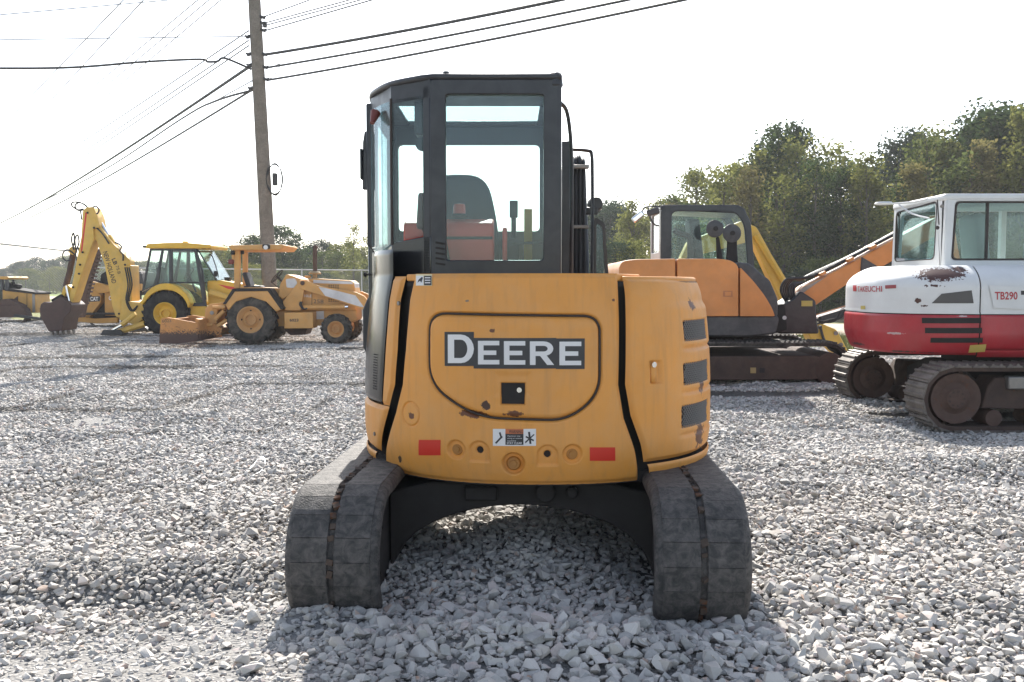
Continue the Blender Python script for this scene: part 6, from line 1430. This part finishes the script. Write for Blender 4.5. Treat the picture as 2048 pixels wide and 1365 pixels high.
dsh = PR(ld, 'dash_tower', rpoly(c5([(1155, 490), (1212, 396), (1262, 408), (1345, 440), (1350, 520), (1180, 620), (1140, 590)]), 3), 23.8, 24.8, M_LD, bevel=.02); PT(ld, 'dash_panel', rpoly(c5([(1210, 438), (1290, 432), (1312, 470), (1296, 518), (1216, 515)]), 3), 23.8, M_LDW, dsh, .01)
ho = PR(ld, 'hood', rpoly(c5([(1320, 470), (1450, 432), (1790, 452), (1815, 475), (1832, 560), (1838, 720), (1320, 720)]), 3), 23.95, 24.75, M_LD, bevel=.03); PT(ld, 'hood_band', c5([(1455, 446), (1800, 462), (1808, 485), (1455, 475)]), 23.949, M_LDW, ho, .006); PR(ld, 'grille', c5([(1800, 470), (1822, 475), (1838, 700), (1828, 700)]), 23.98, 24.72, M_LDW)
for rx0, ry0 in ((1590, 490), (1590, 600)):
    for i in range(5):
        for j in range(3): PT(ld, 'vent_hole', c5([(rx0+i*20, ry0+j*16), (rx0+10+i*20, ry0+j*16), (rx0+10+i*20, ry0+9+j*16), (rx0+i*20, ry0+9+j*16)]), 23.948, M_INNER, ho, .004)
PT(ld, 'hood_seam', c5([(1440, 470), (1444, 470), (1444, 690), (1440, 690)]), 23.948, M_INNER, ho, .004); TX(ld, '210LE', *c5([(1350, 600), (1438, 602)]), 5.5, 23.945, M_DECALW, ho, .02); TX(ld, '258', *c5([(1455, 655), (1545, 657)]), 8, 23.945, paint('stencil_grey', (.12, .08, .04)), ho)
PR(ld, 'chassis', c5([(1090, 700), (1840, 690), (1845, 800), (1780, 830), (1450, 860), (1100, 860)]), 24.0, 24.8, M_LD); bx_ = PR(ld, 'tool_box', c5([(1195, 738), (1450, 735), (1452, 878), (1196, 880)]), 23.55, 24.1, M_LD, bevel=.015); TX(ld, '6023', *c5([(1243, 818), (1322, 818)]), 5.8, 23.545, M_DECALK, bx_, .02)
PT(ld, 'deer_decal', c5([(1225, 640), (1250, 615), (1295, 592), (1290, 630), (1262, 650), (1270, 690), (1258, 690), (1248, 665), (1222, 690), (1215, 680)]), 23.96, M_DECALK, ho, .012); PT(ld, 'decal_patch', c5([(1268, 612), (1298, 594), (1290, 630), (1272, 642)]), 23.95, plain('faded_green', (.32, .36, .12)), ho, .004)
PT(ld, 'frame_sticker', c5([(1480, 728), (1548, 722), (1550, 795), (1482, 797)]), 23.99, M_LDW, None, .01)
for yy in (23.72, 24.86):
    ar = PR(ld, 'loader_arm', rpoly(c5([(1335, 455), (1400, 452), (1500, 500), (1830, 555), (1905, 590), (1990, 690), (2080, 850), (2030, 850), (1940, 780), (1880, 700), (1740, 655), (1480, 570), (1335, 525)]), 2), yy, yy+.13, M_LD, bevel=.012, dm=23.72)
    PT(ld, 'arm_stripe', c5([(1500, 508), (1560, 518), (1830, 585), (1905, 688), (1870, 684), (1560, 588)]), yy-.001, M_LDW, ar, .006, dm=23.72)
    TB(ld, 'lift_cylinder', [c5([(1370, 692)])[0] + (yy+.06,), c5([(1735, 686)])[0] + (yy+.06,)], yy, .065, M_LD, sm_=False); TB(ld, 'cylinder_rod', [c5([(1735, 686)])[0] + (yy+.06,), c5([(1765, 684)])[0] + (yy+.06,)], yy, .035, M_CHROME, sm_=False)
    PR(ld, 'arm_tower', c5([(1200, 720), (1180, 640), (1330, 450), (1380, 470), (1340, 720)]), yy+.02, yy+.12, M_LD, dm=23.72); ld.part('pin', MB().cyl(at(*c5([(1358, 475)])[0], yy-.01), at(*c5([(1358, 475)])[0], yy-.04), .055, n=14), M_RUSTST)
TB(ld, 'bucket_cylinder', [c5([(1360, 455)])[0], c5([(1620, 470)])[0], c5([(1850, 560)])[0], c5([(1960, 660)])[0]], 24.3, .03, M_LD)
for k in range(2): TB(ld, 'hydraulic_hose', [c5([(1340+k*14, 640)])[0], c5([(1335+k*12, 670)])[0], c5([(1365+k*8, 705)])[0], c5([(1400, 700)])[0]], 23.7, .02, M_HOSE)
PR(ld, 'loader_bucket', [(738, 660), (745, 615), (770, 615), (790, 650), (788, 682), (745, 682)], 23.4, 25.4, M_LD)
TB(ld, 'exhaust_stack', [c5([(1473, 430)])[0], c5([(1470, 280)])[0], c5([(1470, 170)])[0], c5([(1485, 142)])[0]], 24.3, .055, M_RUSTST); ld.part('air_intake', MB().lathe([(0, -.10), (.05, -.10), (.06, 0), (.15, .0), (.16, .03), (.12, .07), (0, .075)], at(*c5([(1468, 395)])[0], 24.2), 'z', 20), paint('faded_khaki', (.32, .22, .10)))
ld.part('fuel_cap', MB().cyl(at(*c5([(1405, 430)])[0], 24.2), at(*c5([(1405, 408)])[0], 24.2), .08, n=14), M_LD, bevel=.02)
PR(ld, 'belly_guard', c5([(1180, 880), (1400, 875), (1380, 935), (1250, 940)]), 24.2, 24.9, M_RUSTST)
# rear box blade
PR(ld, 'blade_side', rpoly(c5([(80, 1012), (96, 790), (150, 780), (425, 830), (428, 990), (330, 1005), (240, 1015)]), 2), 22.95, 23.02, M_LDR, bevel=.006); PR(ld, 'blade_side', rpoly(c5([(80, 1012), (96, 790), (150, 780), (425, 830), (428, 990), (330, 1005), (240, 1015)]), 2), 24.75, 24.82, M_LDR, bevel=.006, dm=22.95)
PR(ld, 'blade_back', c5([(395, 790), (430, 800), (440, 990), (410, 990)]), 23.0, 24.77, M_LDR, dm=22.95); PR(ld, 'blade_front', c5([(110, 800), (125, 800), (110, 1000), (95, 1000)]), 23.03, 24.74, M_LDR, dm=22.95); PR(ld, 'scarifier_beam', c5([(240, 850), (290, 850), (290, 900), (240, 900)]), 23.03, 24.74, M_RUSTST, dm=22.95)
TX(ld, '6023', *c5([(108, 828), (190, 822)]), 6, 22.945, paint('dark_stencil', (.10, .06, .03)))
PR(ld, 'hitch_frame', rpoly(c5([(485, 800), (490, 700), (530, 660), (600, 655), (660, 640), (690, 680), (600, 720), (590, 870), (480, 880)]), 3), 23.7, 24.5, M_LD, bevel=.02); PR(ld, 'hitch_frame', c5([(430, 850), (560, 830), (640, 880), (630, 940), (490, 945), (430, 900)]), 23.6, 24.6, M_LDR)
for a_, b_2 in (((440, 850), (560, 845)), ((560, 690), (670, 690)), ((580, 800), (660, 720)), ((600, 860), (690, 800))): TB(ld, 'hitch_link', [c5([a_])[0], c5([b_2])[0]], 23.6, .05, M_LD, sm_=False)
ld.part('hitch_pin', MB().cyl(at(*c5([(550, 740)])[0], 23.69), at(*c5([(550, 740)])[0], 23.65), .05, n=12).cyl(at(*c5([(480, 860)])[0], 23.55), at(*c5([(480, 860)])[0], 23.5), .05, n=12), M_STEEL)
PR(ld, 'rear_axle', [(470, 625), (540, 625), (540, 655), (470, 655)], 23.9, 25.0, M_INNER); PR(ld, 'front_axle', [(655, 650), (690, 650), (690, 668), (655, 668)], 23.8, 25.1, M_LD)

# ------------------------------------------------------------------ track loader behind the backhoe arm
ct = Thing('track_loader', 'dark yellow compact track loader parked behind the backhoe digging arm', 'track loader', (at(215, 650, 34)[0], 35.0, 0))
M_CT = paint('loader_amber', (0.50, 0.25, 0.045), 0.5, 0.4, 0.04, dustcol=(0.36, 0.22, 0.11))
pn = PR(ct, 'side_panel', rpoly(c4([(668, 842), (790, 838), (860, 900), (858, 962), (760, 1088), (680, 1085)]), 1.5), 34.0, 34.5, M_CT); PR(ct, 'rear_panel', c4([(890, 830), (1010, 830), (1010, 1078), (895, 1072)]), 34.02, 34.5, M_CT)
PR(ct, 'lift_arm', rpoly(c4([(700, 762), (760, 772), (940, 822), (1200, 800), (1200, 860), (1010, 850), (892, 880), (830, 884), (745, 815)]), 2), 33.9, 34.1, M_CT); PR(ct, 'lift_arm', rpoly(c4([(700, 762), (760, 772), (940, 822), (1200, 800), (1200, 860), (1010, 850), (892, 880), (830, 884), (745, 815)]), 2), 35.6, 35.8, M_CT, dm=33.9)
PT(ct, 'panel_band', c4([(680, 908), (852, 908), (856, 930), (850, 952), (735, 958), (710, 935)]), 34.0, M_DECALK, pn, .006); PT(ct, 'panel_wedge', c4([(684, 934), (722, 966), (684, 968)]), 34.0, M_RED, pn, .004); TX(ct, 'CAT', *c4([(770, 948), (838, 948)]), 8, 33.985, M_DECALW, pn, .03); TX(ct, '259D', *c4([(694, 932), (752, 932)]), 4.5, 33.985, M_DECALW, pn, .01); TX(ct, 'CAT', *c4([(928, 942), (996, 942)]), 8.5, 33.985, M_DECALW, pn, .03)
PR(ct, 'cab', rpoly(c4([(850, 800), (860, 720), (900, 695), (1130, 690), (1200, 700), (1230, 790), (1230, 900), (880, 900)]), 3), 34.2, 35.5, M_INNER, bevel=.03); PR(ct, 'cab_guard', c4([(1110, 700), (1210, 712), (1225, 800), (1120, 800)]), 34.1, 34.19, M_GREYB)
TB(ct, 'lift_cylinder', [c4([(730, 745)])[0], c4([(870, 800)])[0]], 34.1, .07, M_INNER, sm_=False); TB(ct, 'cylinder_rod', [c4([(700, 738)])[0], c4([(760, 760)])[0]], 34.1, .045, M_CHROME, sm_=False)
PR(ct, 'lower_body', c4([(640, 760), (720, 800), (890, 880), (1100, 880), (1100, 1110), (650, 1100)]), 34.3, 35.5, M_INNER)
x0_, x1_ = at(600/4.265, 640, 34)[0], at(1060/4.265, 640, 34)[0]; z1_ = at(0, 380+1040/4.265, 34)[2]
track(ct, x0_, x1_, 33.85, 34.25, -0.1, z1_-.05, M_RUBBER, 34, M_TRACK); track(ct, x0_, x1_, 35.5, 35.9, -0.1, z1_-.05, M_RUBBER, 34, M_TRACK)
PR(ct, 'track_guard', rpoly(c4([(560, 1075), (600, 1040), (700, 1085), (800, 1100), (1000, 1090), (1000, 1135), (820, 1140), (600, 1120)]), 2), 33.8, 34.0, M_CT)
tb_ = Thing('trencher_bar', 'rusty toothed trencher bar tilted up behind the backhoe digging arm', 'trencher bar', (at(180, 640, 31.5)[0], 31.5, 0))
PR(tb_, 'bar', rpoly(c4([(800, 512), (822, 502), (842, 506), (840, 545), (760, 800), (700, 1090), (650, 1090), (720, 690)]), 2), 31.4, 31.65, M_RUSTST)
for k in range(14):
    t_ = k/13; x, y = 846-126*t_, 540+430*t_; PR(tb_, 'tooth', c4([(x-14, y-10), (x+6, y-8), (x+2, y+7), (x-16, y+6)]), 31.36, 31.70, M_RUSTST, bevel=0)
# ------------------------------------------------------------------ bulldozer at the left edge
dz = Thing('bulldozer', 'small weathered yellow bulldozer at the left edge of the yard', 'bulldozer', (at(30, 640, 38)[0], 39.0, 0))
M_DZ = paint('dozer_yellow', (0.56, 0.30, 0.06), 0.5, 0.4, 0.05, dustcol=(0.34, 0.22, 0.12))
PR(dz, 'hood', rpoly(c4([(20, 852), (60, 850), (300, 884), (314, 1050), (20, 1050)]), 2), 38.2, 39.4, M_DZ, bevel=.03); PR(dz, 'hood_top', c4([(30, 846), (60, 838), (308, 876), (306, 892), (200, 880), (40, 862)]), 38.15, 39.45, M_INNER); PR(dz, 'grille', c4([(272, 890), (296, 888), (300, 1045), (276, 1050)]), 38.18, 39.42, M_STEEL)
PT(dz, 'decal', c4([(80, 960), (155, 905), (155, 960)]), 38.19, M_RUSTST); PT(dz, 'panel_seam', c4([(228, 885), (232, 885), (232, 1000), (228, 1000)]), 38.19, M_INNER)
PR(dz, 'canopy', c4([(-140, 760), (-140, 742), (60, 738), (72, 752), (60, 765)]), 38.0, 39.6, M_DZ)
for xx in (-110, 0, 40): PR(dz, 'canopy_post', c4([(xx, 760), (xx+18, 760), (xx+26, 856), (xx+4, 856)]), 38.1, 38.25, M_GREYB)
PR(dz, 'cab_window', c4([(-100, 765), (10, 765), (14, 960), (-100, 960)]), 38.2, 38.22, M_GLASSD); PR(dz, 'seat', c4([(-60, 850), (-20, 850), (-10, 980), (-60, 980)]), 38.6, 39.0, M_SEAT)
TB(dz, 'exhaust_stack', [c4([(118, 850)])[0], c4([(116, 790)])[0], c4([(108, 770)])[0]], 38.7, .05, M_INNER); dz.part('pre_cleaner', MB().lathe([(0, -.08), (.1, -.06), (.2, 0), (.2, .12), (.08, .2), (0, .2)], at(*c4([(80, 832)])[0], 38.7), 'z', 18).lathe([(0, -.08), (.1, -.06), (.17, 0), (.17, .1), (.08, .15), (0, .15)], at(*c4([(150, 832)])[0], 38.7), 'z', 18), M_INNER)
zt_ = at(0, 380+990/4.265, 38)[2]; track(dz, at(-400/4.265, 640, 38)[0], at(252/4.265, 640, 38)[0], 37.7, 38.15, -.1, zt_-.1, M_MUD, 36, M_RUSTST, 'steel_track'); track(dz, at(-400/4.265, 640, 38)[0], at(252/4.265, 640, 38)[0], 39.5, 39.95, -.1, zt_-.1, M_MUD, 36, M_RUSTST, 'steel_track')
PR(dz, 'track_frame', c4([(-160, 985), (170, 985), (210, 1020), (235, 1090), (-160, 1090)]), 37.66, 38.1, M_RUSTST); PR(dz, 'fuel_tank', c4([(-40, 940), (60, 930), (180, 985), (180, 1010), (-40, 1010)]), 37.75, 38.2, M_RUSTST)
for yy in (37.6, 39.9): PR(dz, 'push_arm', c4([(120, 1060), (340, 1090), (340, 1110), (110, 1085)]), yy, yy+.12, M_BLACK, dm=37.6)
PR(dz, 'blade', rpoly(c4([(330, 1110), (350, 1060), (335, 1010), (350, 1010), (368, 1060), (350, 1112)]), 2), 37.3, 40.3, M_BLACK)

# ================================================================== AIR
hz = bpy.data.materials.new('haze'); hz.use_nodes = True; hn = hz.node_tree; hn.nodes.clear()
ho_ = hn.nodes.new('ShaderNodeOutputMaterial'); hv = hn.nodes.new('ShaderNodeVolumePrincipled'); hv.inputs['Color'].default_value = (0.92, 0.95, 1.0, 1); hv.inputs['Density'].default_value = 0.0005; hv.inputs['Anisotropy'].default_value = 0.35
hn.links.new(hv.outputs[0], ho_.inputs['Volume'])
hb = MB().box(-650, 650, -60, 520, -1.2, 24); me = hb.mesh('haze'); hz_o = mkobj('haze', me, hz); hz_o['kind'] = 'stuff'; hz_o['label'] = 'thin pale haze in the air over the yard'
